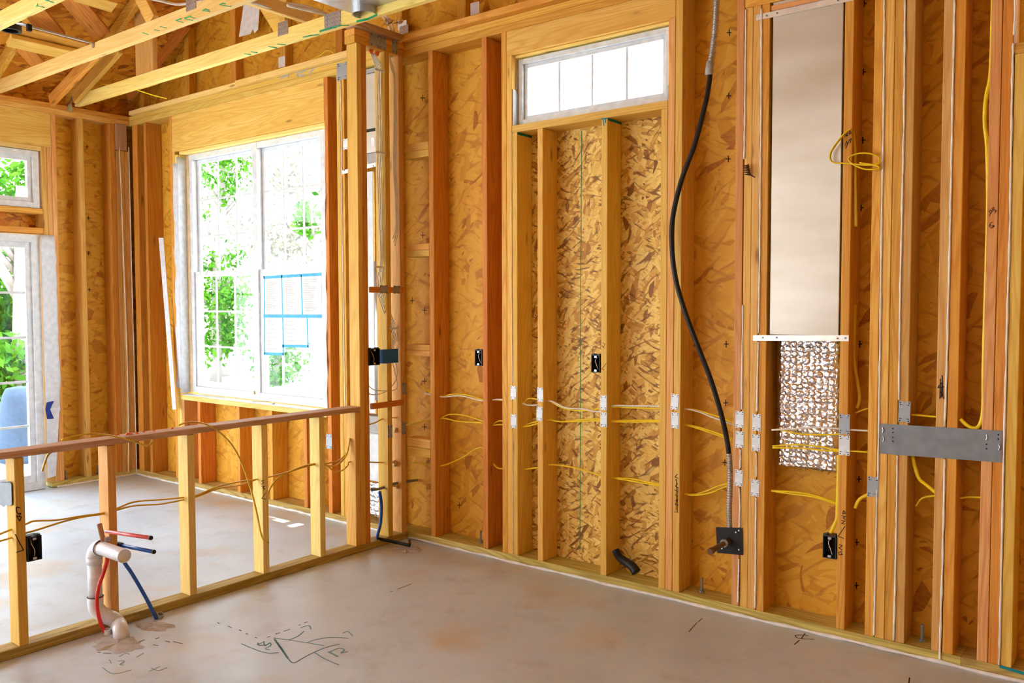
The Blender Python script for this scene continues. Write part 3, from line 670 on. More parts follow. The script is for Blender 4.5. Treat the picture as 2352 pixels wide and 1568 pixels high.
board('fire_block', XP+.0005, XP+0.020, 3.503, 3.775, 0.852, 0.887, 'red', 'reddish block at cap board height right of the tall post', 'block')

# ------------------------------------------------------------------ nail plates
def nail_plate_mesh(w, h):
    n = 0.16*w; mb = MB()
    pts = [(-w/2, -h/2), (-w*.13, -h/2), (0, -h/2+n), (w*.13, -h/2), (w/2, -h/2), (w/2, h/2), (w*.13, h/2), (0, h/2-n), (-w*.13, h/2), (-w/2, h/2)]
    mb.poly([(x, 0, z) for x, z in pts], (0, -0.0018, 0)); s = MB()
    for sz in (-1, 1):
        for sx in (-1, 1):
            s.cyl((sx*w*.37, -.0018, sz*h*.43), (sx*w*.37, -.0024, sz*h*.43), w*.065, 8)
            s.poly([(sx*w*.12, -.0018, sz*h*.33), (sx*w*.40, -.0018, sz*h*.355), (sx*w*.40, -.0018, sz*h*.305)], (0, -.0006, 0))
    return mb, s
np_w, np_h = 0.040, 0.079
_mb, _s = nail_plate_mesh(np_w, np_h)
proto = {}
for mk in ('plate', 'platedark'):
    me1 = bpy.data.meshes.new('nail_plate'); me1.from_pydata([tuple(v) for v in _mb.V], [], _mb.F); me1.materials.append(MT[mk])
    me2 = bpy.data.meshes.new('slots'); me2.from_pydata([tuple(v) for v in _s.V], [], _s.F); me2.materials.append(MT['ink'])
    proto[mk] = (me1, me2)
def nplate(cx, cy, label, mk='plate', tilt=0.0, wall='R', Y=D-.0004, w=1.0, h=1.0):
    o = bpy.data.objects.new('nail_plate', proto[mk][0]); C.objects.link(o)
    if wall == 'R': o.location = A(cx, cy, Y); o.rotation_euler = (0, tilt, 0)
    else: o.location = B(cx, cy, Y); o.rotation_euler = (0, tilt, math.pi/2)
    o.scale = (w, 1, h); tag(o, label, 'nail plate', 'nail plates guarding the cable holes')
    c = bpy.data.objects.new('slots', proto[mk][1]); C.objects.link(c); c.parent = o; return o
for cx, cy, l, mk, tl in ((1179.4, 901.5, 'white nail plate left of transom centre, upper one on the caulked stud pair', 'plate', 0.03), (1180, 967, 'white nail plate, lower one on the caulked stud pair left', 'plate', 0.0),
    (1241, 906, 'white nail plate, upper one on the second cripple stud', 'plate', -0.03), (1239.2, 950, 'white nail plate, lower one on the second cripple stud, shifted left', 'plate', 0.05),
    (1386, 924.5, 'white nail plate, upper one on the stud with the box above', 'plate', 0.0), (1386.5, 963.5, 'white nail plate, lower one on the stud with the box above', 'plate', 0.0),
    (1550, 922.5, 'tilted white nail plate above another, left of the black cable', 'plate', 0.08), (1550.5, 965, 'white nail plate below the tilted one, left of the black cable', 'plate', 0.0),
    (1699, 963, 'white nail plate, topmost on the left of the four ganged studs', 'plate', 0.0), (1699, 1009, 'white nail plate, middle one on the left of the four ganged studs', 'plate', 0.01),
    (1697, 1097.5, 'white nail plate, lowest above the black square plate', 'plate', 0.03), (1738, 970, 'white nail plate, topmost of three directly left of the foil', 'plate', 0.0),
    (1736.3, 1016.5, 'white nail plate, middle of three directly left of the foil', 'plate', 0.0), (1734.5, 1120, 'white nail plate, lowest of three directly left of the foil', 'plate', 0.03),
    (1939.5, 974, 'dull grey nail plate at the right edge of the foil, upper', 'platedark', 0.0), (1939.5, 1022.3, 'grey nail plate at the right edge of the foil, lower', 'plate', 0.0),
    (2077.5, 945.5, 'grey nail plate just above the long steel plate', 'platedark', 0.02), (2005.3, 1117.5, 'grey nail plate low on the stud pack left of the steel plate', 'platedark', 0.02)):
    big = 1.0
    nplate(cx, cy, l, mk, tl, w=(1.0 if cx < 1900 else 1.15), h=(1.0 if cx < 1900 else 1.12))
for cx, cy, l, w, h in ((861, 93, 'left of three metal plates on the partition top plates', 2.0, 1.0), (879.5, 99, 'middle of three metal plates on the partition top plates', 1.15, 1.0), (906.5, 108, 'right one of three metal plates on the partition top plates', 1.1, 1.0)):
    nplate(cx, cy, l, 'platedark', 0, 'P', XP+.0006, w, h)
for cx, cy, l, w, h in ((881.5, 664, 'left brown-grey plate on the reddish block behind the post', 1.6, 0.62), (911, 665, 'right brown-grey plate on the reddish block behind the post', 1.4, 0.60)):
    nplate(cx, cy, l, 'platedark', 0, 'P', XP+.0125, w, h)
nplate(895.5, 990.5, 'dark plate on the edge of the first stud behind the post', 'platedark', 0, 'P', XP+.0006, 1.0, 1.0)
nplate(928, 983, 'dark plate at the partition corner, level with the cable hole', 'platedark', 0, 'P', XP+.0006, 0.8, 1.0)
nplate(928.5, 892, 'dark plate at the partition corner, above the reddish block', 'platedark', 0, 'P', XP+.0006, 0.8, 0.95)
nplate(787.5, 163, 'large grey plate joining top plates and stud left of the tall post', 'platedark', 0, 'R', D-.0008, 2.9, 1.45)
nplate(794, 331, 'small pale plate on the stud left of the tall post', 'plate', 0, 'R', D-.0008, 1.2, 0.9)
nplate(756, 1013.5, 'dark grey plate on the red king stud under the big window corner', 'platedark', 0, 'R', D-.0008, 1.5, 1.3)

# long grey steel plate
e = empty('steel_plate', A(2162, 1050, D-.002), 'long grey steel protection plate across the stud pack at right', 'plate')
q = [A(*p, D-.001) for p in ((2022, 972), (2302, 989), (2301, 1062), (2022, 1041))]
MB().poly(q, (0, -0.0025, 0)).make('sheet', 'steel', e)
mb = MB()
for p in ((2051, 984), (2051, 993), (2051, 1004), (2051, 1013), (2266, 1020), (2266, 1030), (2293, 998), (2293, 1008)): c = A(*p, D-.0036); mb.cyl(c, c-Vector((0, .0006, 0)), .0035, 8)
mb.make('holes', 'ink', e)
for p in ((2027, 987), (2028, 1008), (2265, 1004), (2294, 1027)):
    c = A(*p, D-.005); MB().tube([c+Vector((0, 0, .011)), c+Vector((.004, -.002, 0)), c-Vector((0, 0, .011))], .0022, 6, smooth=3).make('nail', 'galv', e)


# toothed grey plate at the far left
e = empty('truss_plate', B(8, 1135, XP-0.02), 'grey toothed connector plate on the leftmost knee wall stud', 'plate')
yk = 1.512
pts = [B(-12, 1108, XP-0.02), B(22, 1106, XP-0.02), B(27, 1112, XP-0.02), B(28, 1158, XP-0.02), B(22, 1162, XP-.02), B(16, 1158, XP-.02), B(8, 1164, XP-.02), B(-2, 1158, XP-.02), B(-12, 1162, XP-.02)]
pts = [Vector((p.x, yk-0.006, p.z)) for p in pts]
c = sum(pts, Vector())/len(pts)
xs = [A(x, y, yk-0.006) for x, y in ((-14, 1108), (22, 1105), (27, 1112), (28, 1158), (22, 1162), (16, 1157), (9, 1164), (1, 1158), (-8, 1163), (-14, 1160))]
MB().poly(xs, (0, -0.002, 0)).make('sheet', 'steel', e)
mb = MB()
for k in range(7):
    p = A(-4+4.4*k, 1108, yk-.009); mb.add([p, p+Vector((.006, 0, .010)), p+Vector((.012, -.004, 0))], [(0, 1, 2)])
mb.make('teeth', 'galv', e)

# ------------------------------------------------------------------ sealant beads
def bead(pts, label, wall='R', r=0.0044, mat='caulk'):
    P = [(A(x, y, D-.002) if wall == 'R' else B(x, y, (XP if wall == 'P' else XB)+.002)) for x, y in pts]
    P2 = spline(P, 10); random.seed(len(label)); P2 = [p+Vector((random.uniform(-.0008, .0008), 0, 0)) if wall == 'R' else p for p in P2]
    MB().tube(P2, lambda t: r*(1+0.35*math.sin(37*t)*math.sin(91*t)), 6).make('sealant_bead', mat, None, label, 'sealant', 'white sealant beads on stud joints', smooth=True)
bead([(1713.5, 22), (1711.5, 200), (1709.5, 365)], 'upper white bead between first and second ganged studs')
bead([(1706, 700), (1703.5, 940)], 'white bead above the nail plates on the gang of four studs')
bead([(1701, 1032), (1700.5, 1075)], 'short white bead between the two lower nail plates')
bead([(1698, 1122), (1699.5, 1160), (1699, 1210)], 'white bead down to the black square plate')
bead([(1697.5, 1284), (1696, 1340), (1695, 1383)], 'white bead under the black square plate')
bead([(1749.5, 20), (1748.5, 200), (1747, 400), (1745, 600), (1742.5, 765)], 'long white bead left of the metal duct')
bead([(1742, 785), (1740, 860), (1739, 945)], 'knobbly white bead left of the foil')
bead([(1737.5, 1040), (1738, 1095)], 'short white bead between the plates left of the foil', r=0.003)
bead([(1737, 1143), (1736, 1250), (1734.5, 1396)], 'lower white bead left of the electrical box bay')
bead([(2032, 0), (2029.5, 250), (2024, 600), (2020, 900), (2016.5, 1100)], 'long white bead on the four-stud pack, left joint')
bead([(2014, 1125), (2011, 1300), (2007.5, 1458)], 'lower white bead on the four-stud pack, left joint')
bead([(2079, 0), (2077, 250), (2071.5, 500), (2067.5, 700), (2065, 918)], 'long white bead on the four-stud pack, right joint')
bead([(2061.5, 1046), (2058, 1250), (2053, 1470)], 'lower white bead on the four-stud pack, right joint')
bead([(2193.5, 0), (2188, 250), (2183, 500), (2176, 800), (2170, 978)], 'knobbly white bead on the caulked stud pair')
bead([(2170, 1055), (2166, 1250), (2159, 1500), (2159, 1520)], 'lower white bead down to the seam in the bottom plate')
bead([(2332, 0), (2330, 80)], 'short white bead beside the cropped window')
bead([(2327.5, 100), (2324, 260), (2320, 500), (2313, 760), (2303, 1160), (2295, 1526)], 'full-height white bead on the rightmost stud joint')
bead([(1174.8, 305), (1175.5, 700), (1177, 880)], 'thin white bead left of the first cripple stud', r=0.002)
bead([(1178, 990), (1178, 1150), (1178, 1272)], 'thin lower white bead left of the first cripple stud', r=0.002)
bead([(782, 185), (784.5, 300), (786, 500), (790, 760), (793, 940)], 'white bead on the pale stud left of the tall post')
bead([(274.5, 338), (283, 560), (293, 860), (296, 1085)], 'left white bead in the far corner pack', 'B')
bead([(296, 338), (301, 560), (309, 860), (314, 1085)], 'right white bead in the far corner', 'B')
def floorfoam(p, q, label):
    n = 60; P = [Vector(p).lerp(Vector(q), i/n) for i in range(n+1)]; random.seed(5)
    P = [v+Vector((random.uniform(-.002, .002), random.uniform(-.003, .003), random.uniform(-.001, .003))) for v in P]
    MB().tube(P, lambda t: 0.008*(1+.3*math.sin(200*t)), 6).make('sill_sealant', 'caulk', None, label, 'sealant', smooth=True)
floorfoam((XP+.01, D-.006, .006), (2.5, D-.006, .006), 'white foam line along the foot of the right wall')
floorfoam((XB+.01, D-.006, .005), (XQ-.01, D-.006, .005), 'white foam line along the foot of the window wall')
floorfoam((XB+.006, 3.14, .005), (XB+.006, D-.01, .005), 'white foam line along the foot of the far wall')

# ================================================================== WINDOWS
def bar(mb, x0, x1, y0, y1, z0, z1): mb.box(x0, x1, y0, y1, z0, z1, 0.0015)
def frame_rect(mb, x0, x1, z0, z1, w, y0, y1, wb=None, wt=None):
    wb = wb or w; wt = wt or w
    bar(mb, x0, x0+w, y0, y1, z0, z1); bar(mb, x1-w, x1, y0, y1, z0, z1); bar(mb, x0+w, x1-w, y0, y1, z0, z0+wb); bar(mb, x0+w, x1-w, y0, y1, z1-wt, z1)
def win_big():
    e = empty('window_1', ((WX0+WX1)/2, D+0.1, WZ0), 'white double-hung twin window with grilles, blue taped papers on one sash', 'window'); tag(e, kind='structure')
    Yf = D+0.075
    z0, z1 = 0.765, 2.689
    xl = A(438, 620, Yf).x; xr = A(748, 620, Yf).x; xm = A(588, 620, Yf).x
    mb = MB(); frame_rect(mb, xl, xr, z0, z1, 0.045, Yf, YS+.02, 0.05, 0.04); bar(mb, xm-0.028, xm+0.028, Yf-.002, YS+.02, z0, z1)
    mb.make('window_frame', 'white', e)
    zm = A(500, 628, Yf+.02).z
    for (a, b, nm) in ((xl+0.045, xm-0.028, 'l'), (xm+0.028, xr-0.045, 'r')):
        # upper sash (outer track)
        s = MB(); frame_rect(s, a, b, zm-0.02, z1-0.04, 0.032, Yf+.045, Yf+.065); u = s.make('sash', 'white', e)
        g = MB(); ga, gb, gc, gd = a+.032, b-.032, zm+.012, z1-.072
        for k in (1, 2):
            x = ga+(gb-ga)*k/3; bar(g, x-.007, x+.007, Yf+.049, Yf+.060, gc, gd); z = gc+(gd-gc)*k/3; bar(g, ga, gb, Yf+.050, Yf+.059, z-.007, z+.007)
        g.make('grille', 'white', u); MB().box(ga, gb, Yf+.053, Yf+.056, gc, gd).make('pane', 'glass', u)
        s = MB(); frame_rect(s, a, b, z0+.05, zm+0.02, 0.034, Yf+.012, Yf+.035, .045, .036); u = s.make('sash', 'white', e)
        g = MB(); gc, gd = z0+.095, zm-.016
        for k in (1, 2):
            x = ga+(gb-ga)*k/3; bar(g, x-.007, x+.007, Yf+.018, Yf+.029, gc, gd); z = gc+(gd-gc)*k/3; bar(g, ga, gb, Yf+.019, Yf+.028, z-.007, z+.007)
        g.make('grille', 'white', u); MB().box(ga, gb, Yf+.022, Yf+.025, gc, gd).make('pane', 'glass', u)
    MB().box(xm-.045, xm-.033, Yf-.012, Yf, z0+.035, z0+.06).make('latch', 'foam', e, label='cream latch')
    return e, Yf
w1, YF = win_big()
# tape and papers on the lower right sash
YT = YF+.010
e = empty('taped_papers', A(660, 815, YT), 'printed sheets fixed to the window with blue tape', 'paper')
for i, (x0, y0, x1, y1) in enumerate(((608, 640, 648, 723), (651, 637, 691, 723), (695, 634, 738, 722), (608, 729, 648, 810), (651, 729, 706, 793))):
    sh = MB().poly([A(x, y, YT+.001) for x, y in ((x0, y0), (x1, y0-(x1-x0)*.06), (x1, y1), (x0, y1))], (0, -.0006, 0)).make('sheet', 'paper', e)
    random.seed(i); ln = MB(); yy = y0+8
    while yy < y1-8:
        xe = x0+4+random.uniform(.3, .85)*(x1-x0-8); a = A(x0+4, yy, YT+.0004); b = A(xe, yy-.3, YT+.0004); ln.box(a.x, b.x, a.y-.0004, a.y, a.z-.0012, a.z+.0012); yy += 4.2 if i < 3 else 9
    ln.make('print_lines', 'greytape', sh)
t = MB()
for pts, w in ((((605, 637), (743, 629)), .022), (((605, 725.5), (745, 726)), .024), (((606.5, 634), (608, 813)), .012), (((647.5, 632), (651, 815)), .013), (((692, 631), (694.5, 724)), .013),
        (((705.5, 728), (708, 797)), .013), (((606, 812), (652, 813)), .020), (((648, 794.5), (709, 795)), .020)):
    a, b = A(*pts[0], YT-.0005), A(*pts[1], YT-.0005); d = (b-a).normalized(); s_ = Vector((-d.z, 0, d.x))*w/2; t.poly([a-s_, b-s_, b+s_, a+s_], (0, -.0008, 0))
t.make('tape', 'tape', e, label='blue painter tape strips')
# house wrap around the opening
def wavy(p0, p1, depthv, n, amp, mat, name, label, seed=1, cat='wrap', t=0.002):
    """sheet between the line p0-p1 and the same line moved by depthv, with a wavy free edge"""
    random.seed(seed); V = []; m = 6; p0 = Vector(p0); p1 = Vector(p1); depthv = Vector(depthv); side = depthv.normalized()
    nz = depthv.cross(p1-p0).normalized()
    off = 0
    for i in range(n+1):
        off = off*.6+random.uniform(-amp, amp)
        for j in range(m+1):
            tt = j/m; V.append(p0.lerp(p1, i/n)+depthv*tt+side*off*(1-tt)+nz*(math.sin(i*.9+j*1.3+seed)*0.004*(1-tt)))
    Fc = [(i*(m+1)+j, i*(m+1)+j+1, (i+1)*(m+1)+j+1, (i+1)*(m+1)+j) for i in range(n) for j in range(m)]
    o = link(name, V, Fc, mat, None, True); tag(o, label, cat)
    md = o.modifiers.new('thick', 'SOLIDIFY'); md.thickness = t; return o
xj = WX0+.002
wavy((xj-0.058, D-.003, .80), (xj-0.05, D-.003, 2.62), (0.060, 0, 0), 34, .010, 'wrap', 'house_wrap', 'white house wrap folded round the left edge of the big window')
wavy((xj+.007, D-.006, .76), (xj+.007, D-.006, 2.67), (0, YF-D+.006, 0), 30, .002, 'wrap', 'house_wrap', 'white house wrap lining the left jamb of the big window', 2)
wavy((WX1+.012, D-.004, .76), (WX1+.012, D-.004, 2.68), (-0.030, 0.07, 0), 34, .007, 'wrap', 'house_wrap', 'white house wrap hanging along the right edge of the big window', 3)
sl = MB().box(WX0+.004, WX1-.004, D+.002, YF-.001, .7425, .748); sl.make('sill_flashing', 'wrap', None, 'white flashing strip lying on the big window sill', 'flashing')
MB().tube([A(612, 929, D+.03), A(620, 928, D+.03), A(631, 927, D+.03)], .003, 6).make('screw', 'ink', None, 'dark screw lying on the big window sill', 'screw')
MB().box(WX0+.008, A(438, 620, YF).x-.0005, YF-.002, YF+.05, .765, 2.685).make('foam_seal', 'foam', None, 'cream foam line between left jamb wrap and big window frame', 'foam')
# transom window
def win_small(name, x0, x1, z0, z1, label, nx, Yf=None, axis='Y'):
    Yf = Yf if Yf is not None else D+.085
    e = empty(name, ((x0+x1)/2, Yf, z0), label, 'window'); tag(e, kind='structure')
    s = MB(); frame_rect(s, x0, x1, z0, z1, .028, Yf, YS+.02); s.make('window_frame', 'white', e)
    s = MB(); frame_rect(s, x0+.028, x1-.028, z0+.028, z1-.028, .022, Yf+.018, Yf+.045); u = s.make('sash', 'white', e)
    g = MB(); a, b = x0+.05, x1-.05
    for k in range(1, nx):
        x = a+(b-a)*k/nx; bar(g, x-.007, x+.007, Yf+.026, Yf+.036, z0+.05, z1-.05)
    g.make('grille', 'white', u); MB().box(a, b, Yf+.03, Yf+.033, z0+.05, z1-.05).make('pane', 'glass', u)
    return e
win_small('window_2', TX0+.012, TX1-.012, 2.487, 2.852, 'small white transom window high in the right wall', 4, D+.045)
win_small('window_3', RX0+.03, .58, 2.487, 2.83, 'cropped white window at the top right corner', 4, D+.045)
x = TX0+.003
sheetp = MB().poly([(x, D+.004, 2.484), (x, D+.05, 2.484), (x, D+.05, 2.66), (x, D+.030, 2.68), (x, D+.006, 2.685)], (.002, 0, 0)); sheetp.make('wrap_flap', 'wrap', None, 'torn white wrap flap in the lower left jamb of the transom window', 'wrap')
MB().poly([(x, D+.035, 2.69), (x, D+.05, 2.69), (x, D+.05, 2.85), (x, D+.046, 2.85)], (.002, 0, 0)).make('wrap_flap', 'wrap', None, 'narrow white wrap strip in the upper left jamb of the transom window', 'wrap')
wavy((RX0+.022, D+.045, 2.49), (RX0+.022, D+.045, 2.83), (.03, 0, 0), 12, .008, 'wrap', 'wrap_flap', 'white wrap edge of the cropped window at the top right', 4)
MB().box(TX1-.010, TX1-.001, D+.02, D+.044, 2.484, 2.56).make('flashing_scrap', 'black', None, 'black flashing scrap at the lower right corner of the transom', 'flashing')

# glass door and its transom in the far wall
def bwin(name, y0, y1, z0, z1, label, ny, nz, fw, sw, X=XB-.06, side='window', bot=None):
    """window or door leaf in the far wall (plane X const)"""
    e = empty(name, (X, (y0+y1)/2, z0), label, side); tag(e, kind='structure')
    def fr(mb, a, b, c, d, w, xa, xb, wb=None):
        wb = wb or w
        for q in ((a, a+w, c, d), (b-w, b, c, d), (a+w, b-w, c, c+wb), (a+w, b-w, d-w, d)): mb.box(xa, xb, q[0], q[1], q[2], q[3], .0015)
    s = MB(); fr(s, y0, y1, z0, z1, fw, X-.09, X); s.make('window_frame' if side == 'window' else 'door_frame', 'white', e)
    s = MB(); fr(s, y0+fw, y1-fw, z0+(fw if side == 'window' else .02), z1-fw, sw, X-.06, X-.02, bot); u = s.make('sash' if side == 'window' else 'door_leaf', 'white', e)
    a, b, c, d = y0+fw+sw, y1-fw-sw, z0+fw+(bot or sw), z1-fw-sw
    g = MB()
    for k in range(1, ny): y = a+(b-a)*k/ny; g.box(X-.05, X-.035, y-.009, y+.009, c, d)
    for k in range(1, nz): z = c+(d-c)*k/nz; g.box(X-.051, X-.036, a, b, z-.009, z+.009)
    g.make('grille', 'white', u); MB().box(X-.045, X-.042, a, b, c, d).make('pane', 'glass', u)
    return e
bwin('door_1', 1.3, 3.066, 0.004, 2.035, 'white framed glass door with grilles at the left edge', 6, 5, .06, .045, side='door', bot=.10, X=XB-.02)
bwin('window_4', 1.3, 3.075, 2.247, 2.695, 'white transom window above the glass door', 2, 1, .045, .035, X=XB-.02)
dw = wavy((XB+.004, 3.185, .62), (XB+.004, 3.178, 2.035), (0, -0.115, 0), 22, .006, 'wrap', 'house_wrap', 'white house wrap strip beside the glass door with a blue logo fragment', 6)
MB().poly([(XB+.006, 3.175, .65), (XB+.006, 3.17, .60), (XB+.02, 3.125, .10), (XB+.02, 3.06, .09), (XB+.006, 3.075, .65)], (.002, 0, 0)).make('house_wrap', 'wrap', None, 'loose lower end of the wrap beside the glass door', 'wrap')
cl = [(121, 921), (124, 921), (115, 940), (124, 961), (108, 962), (104, 940), (107, 924)]
MB().poly([B(x, y, XB+.012) for x, y in cl], (.001, 0, 0)).make('logo_fragment', 'navy', dw)
# dark knot chips on wrap edge, leaning corner bead
e = MB(); a = A(366, 545, D-.015); b = A(400, 940, D-.05)
q = [A(365, 546, D-.02), A(376, 546, D-.02), A(405, 940, D-.05), A(397, 940, D-.05)]
MB().poly(q, (0, -.003, 0)).make('corner_bead', 'pvc', None, 'white perforated strip leaning against the wall left of the big window', 'strip')

# ================================================================== DUCTS
e = empty('wall_duct', A(1855, 1090, D+.02), 'tall flat sheet metal duct filling a stud bay, foil insulation at its foot', 'duct')
xa, xb = -1.488, -1.178
zb = A(1850, 770, D+.004).z
MB().box(xa, xb, D+.003, D+.085, zb, 2.84, .002).make('duct_face', 'duct', e)
def crinkle(x0, x1, z0, z1, Y, n, m, amp, seed):
    random.seed(seed); V = []
    for i in range(n+1):
        for j in range(m+1):
            V.append((x0+(x1-x0)*j/m+(random.uniform(-1, 1)*.002), Y+random.uniform(-amp, amp)-(.012 if 0 < j < m else -.01), z0+(z1-z0)*i/n+(random.uniform(-1, 1)*.003)))
    return V, [(i*(m+1)+j, i*(m+1)+j+1, (i+1)*(m+1)+j+1, (i+1)*(m+1)+j) for i in range(n) for j in range(m)]
V, Fc = crinkle(-1.465, -1.181, .735, zb-.01, D+.055, 44, 22, .004, 4)
o = link('foil_insulation', V, Fc, 'foil', e, True); md = o.modifiers.new('thick', 'SOLIDIFY'); md.thickness = .004
V, Fc = crinkle(-1.48, -1.181, zb-.03, zb-.002, D+.028, 4, 18, .003, 5)
o = link('foil_collar', V, Fc, 'foil', e, True); md = o.modifiers.new('thick', 'SOLIDIFY'); md.thickness = .003
def strap(pa, pb, h, label, Y=D-.001, screws=()):
    o = MB().poly([A(*pa, Y)+Vector((0, 0, -h/2)), A(*pb, Y)+Vector((0, 0, -h/2)), A(*pb, Y)+Vector((0, 0, h/2)), A(*pa, Y)+Vector((0, 0, h/2))], (0, -.002, 0)).make('metal_strap', 'strap', None, label, 'strap')
    s = MB()
    for p in screws: c = A(*p, Y-.002); s.cyl(c, c-Vector((0, .004, 0)), .004, 8)
    if screws: s.make('screws', 'steel', o)
strap((1730, 776), (1949.5, 776.5), .026, 'zinc strap across the lower end of the metal duct', screws=((1752, 775), (1784, 775), (1924, 777), (1942, 776)))
strap((1737, 41), (1960, -6), .026, 'zinc strap across the upper end of the metal duct', screws=((1761, 36), (1785, 30), (1925, 1)))
sheet('duct_label', [(1772, 14), (1880, -10), (1880, 2), (1772, 26)], D+.0005, 'pink', 'pinkish printed strip above the upper duct strap', 'label')
# second duct behind the tall post
e = empty('wall_duct', A(855, 900, D+.05), 'second sheet metal duct with flexible pipe, glimpsed right of the tall post', 'duct')
xc0, xc1 = -4.30, -4.03
Z = lambda y: A(856, y, D+.02).z
MB().box(xc0, xc1, D+.02, D+.10, Z(165), 3.0, .002).make('duct_head', 'greytape', e)
MB().box(xc0, xc1, D+.03, D+.11, Z(296), Z(166), .002).make('duct_upper', 'duct', e)
MB().box(xc0, xc1, D+.022, D+.11, Z(300), Z(294), .001).make('seam', 'black', e, label='black seam line')
MB().box(xc0, xc1, D+.02, D+.11, Z(350), Z(301), .002).make('duct_lower', 'duct', e)
MB().box(A(853, 330, D+.02).x, A(861, 330, D+.02).x, D+.018, D+.02, Z(338), Z(316)).make('sticker', 'paper', e, label='white sticker')
MB().box(xc0, xc1, D+.015, D+.10, Z(378), Z(351), .004).make('tape_band', 'greytape', e)
MB().box(xc0, A(858, 600, D+.03).x, D+.03, D+.06, Z(950), Z(392), .002).make('white_panel', 'white', e)
MB().box(A(858, 600, D+.03).x+.003, A(862, 600, D+.03).x, D+.028, D+.06, Z(950), Z(392), .002).make('edge_strip', 'cream', e)
MB().tube([(A(872, 700, D+.05).x, D+.05, Z(918)), (A(872, 700, D+.05).x, D+.05, Z(600))], .035, 20).make('round_pipe', 'galv', e, smooth=True)
MB().box(xc0, xc1, D+.02, D+.09, Z(995), Z(955), .004).make('tape_band', 'greytape', e)
MB().box(xc0, xc1, D+.025, D+.10, Z(1105), Z(996), .006).make('register_box', 'white', e)
V, Fc = crinkle(xc0, xc1, Z(1185), Z(1108), D+.04, 16, 18, .005, 8)
o = link('foil_insulation', V, Fc, 'foil', e, True); md = o.modifiers.new('thick', 'SOLIDIFY'); md.thickness = .004
strap((785, 396), (870, 376), .026, 'zinc strap crossing behind the tall post', screws=((791, 391), (858, 381)))

# ================================================================== ELECTRICAL BOXES
def ebox(c, ax, label, w=.054, h=.092, d=.065, shell='boxgrey', wires='wcable', name='electrical_box'):
    """open fronted box; c = centre of the open face, ax = 'Y' opens to -Y, 'X' opens to +X"""
    if ax == 'Y': R = Matrix.Translation(c)
    else: R = Matrix.Translation(c) @ Matrix.Rotation(math.pi/2, 4, 'Z')
    e = empty(name, c-Vector((0, 0, h/2)), label, 'electrical box'); t = .003; mb = MB()
    for q in ((-w/2, -w/2+t, 0, d, -h/2, h/2), (w/2-t, w/2, 0, d, -h/2, h/2), (-w/2, w/2, 0, d, -h/2, -h/2+t), (-w/2, w/2, 0, d, h/2-t, h/2)): mb.box(*q, M=R)
    mb.make('shell', shell, e)
    MB().box(-w/2+t, w/2-t, d-t, d, -h/2+t, h/2-t, M=R).make('back', 'boxback', e)
    s = MB()
    for sz in (-1, 1): s.box(-.007, .007, -.001, .006, sz*(h/2-.010)-.005, sz*(h/2-.010)+.005, M=R)
    s.make('screw_tab', 'galv', e, label='shiny screw tabs')
    MB().box(-w/2, -w/2+.016, .004, .03, h/2, h/2+.006, M=R).make('cable_clamp', shell, e); MB().box(w/2-.02, w/2-.004, .004, .03, h/2, h/2+.006, M=R).make('cable_clamp', shell, e)
    s = MB().tube([R @ Vector(p) for p in ((0, .04, h*.42), (-.008, .012, h*.2), (.003, .008, -h*.1), (.006, .02, -h*.35))], .0016, 6, smooth=4); s.make('wire', wires, e, label='pale wire end')
    s = MB().tube([R @ Vector(p) for p in ((-.01, .05, h*.3), (-.014, .03, h*.05), (-.008, .02, -h*.25))], .0014, 6, smooth=4); s.make('wire', 'copper', e, label='dark wire end')
    return e
ebox(Vector((-3.206-.030, D-.004, A(1100, 822).z)), 'Y', 'dark box on the left side of the reddish stud near the corner')
ebox(Vector((-2.396-.030, D-.004, A(1369, 835).z)), 'Y', 'dark box between cripple studs under the transom window')
ebox(Vector((-1.170-.031, D-.006, A(1906, 1256).z)), 'Y', 'dark box low beside the stud right of the duct', w=.058, h=.10)
ebox(Vector((XP+.006, 1.512+T+.031, B(77, 1259, XP).z)), 'X', 'grey box on the knee wall stud at the left edge', w=.058, h=.104)
# blue box pair on the block behind the post
zc = B(880, 818, XP+.01).z
e = ebox(Vector((XP+.012, B(860, 818, XP+.01).y, zc)), 'X', 'black open box fixed to the rear of the tall post', w=.085, h=.10, shell='black', name='electrical_box')
MB().box(XP-.03, XP+.010, B(877, 818, XP).y, B(913, 818, XP).y, zc-.045, zc+.040, .003).make('junction_box', 'bluebox', None, 'blue plastic junction box fed by white cables behind the tall post', 'electrical box')

# ================================================================== CABLES
def run(pts, mat, label, Y=D+.055, r=.0042, ry=.0075, grp='cables threaded through the right wall studs', nm='electrical_cable'):
    return cable(nm, [A(x, y, Y) for x, y in pts], mat, label, r, ry, grp)
run([(965, 883), (990, 901), (1015, 910), (1040, 905), (1075, 907), (1108, 917), (1140, 918), (1160, 920), (1200, 925), (1214, 915), (1238, 917), (1263, 921), (1290, 935), (1330, 943), (1377, 938), (1408, 934), (1450, 936), (1515, 938), (1585, 939), (1640, 953), (1700, 974)], 'yellow', 'yellow cable of the upper run through the right wall')
run([(975, 903), (1015, 911), (1060, 909), (1108, 920), (1150, 917), (1200, 926), (1212, 930), (1238, 929), (1263, 920), (1300, 936), (1340, 939), (1377, 945), (1408, 932), (1450, 932), (1515, 933), (1590, 941), (1640, 959), (1700, 980)], 'wcable', 'white cable of the upper run through the right wall', Y=D+.048)
run([(1015, 959), (1035, 951), (1070, 954), (1108, 966), (1130, 974), (1152, 966), (1200, 979), (1215, 973), (1238, 967), (1263, 963), (1285, 968), (1330, 964), (1377, 962), (1408, 966), (1450, 965), (1515, 966), (1583, 976), (1630, 988), (1700, 1014)], 'yellow', 'upper yellow cable of the middle run through the right wall')
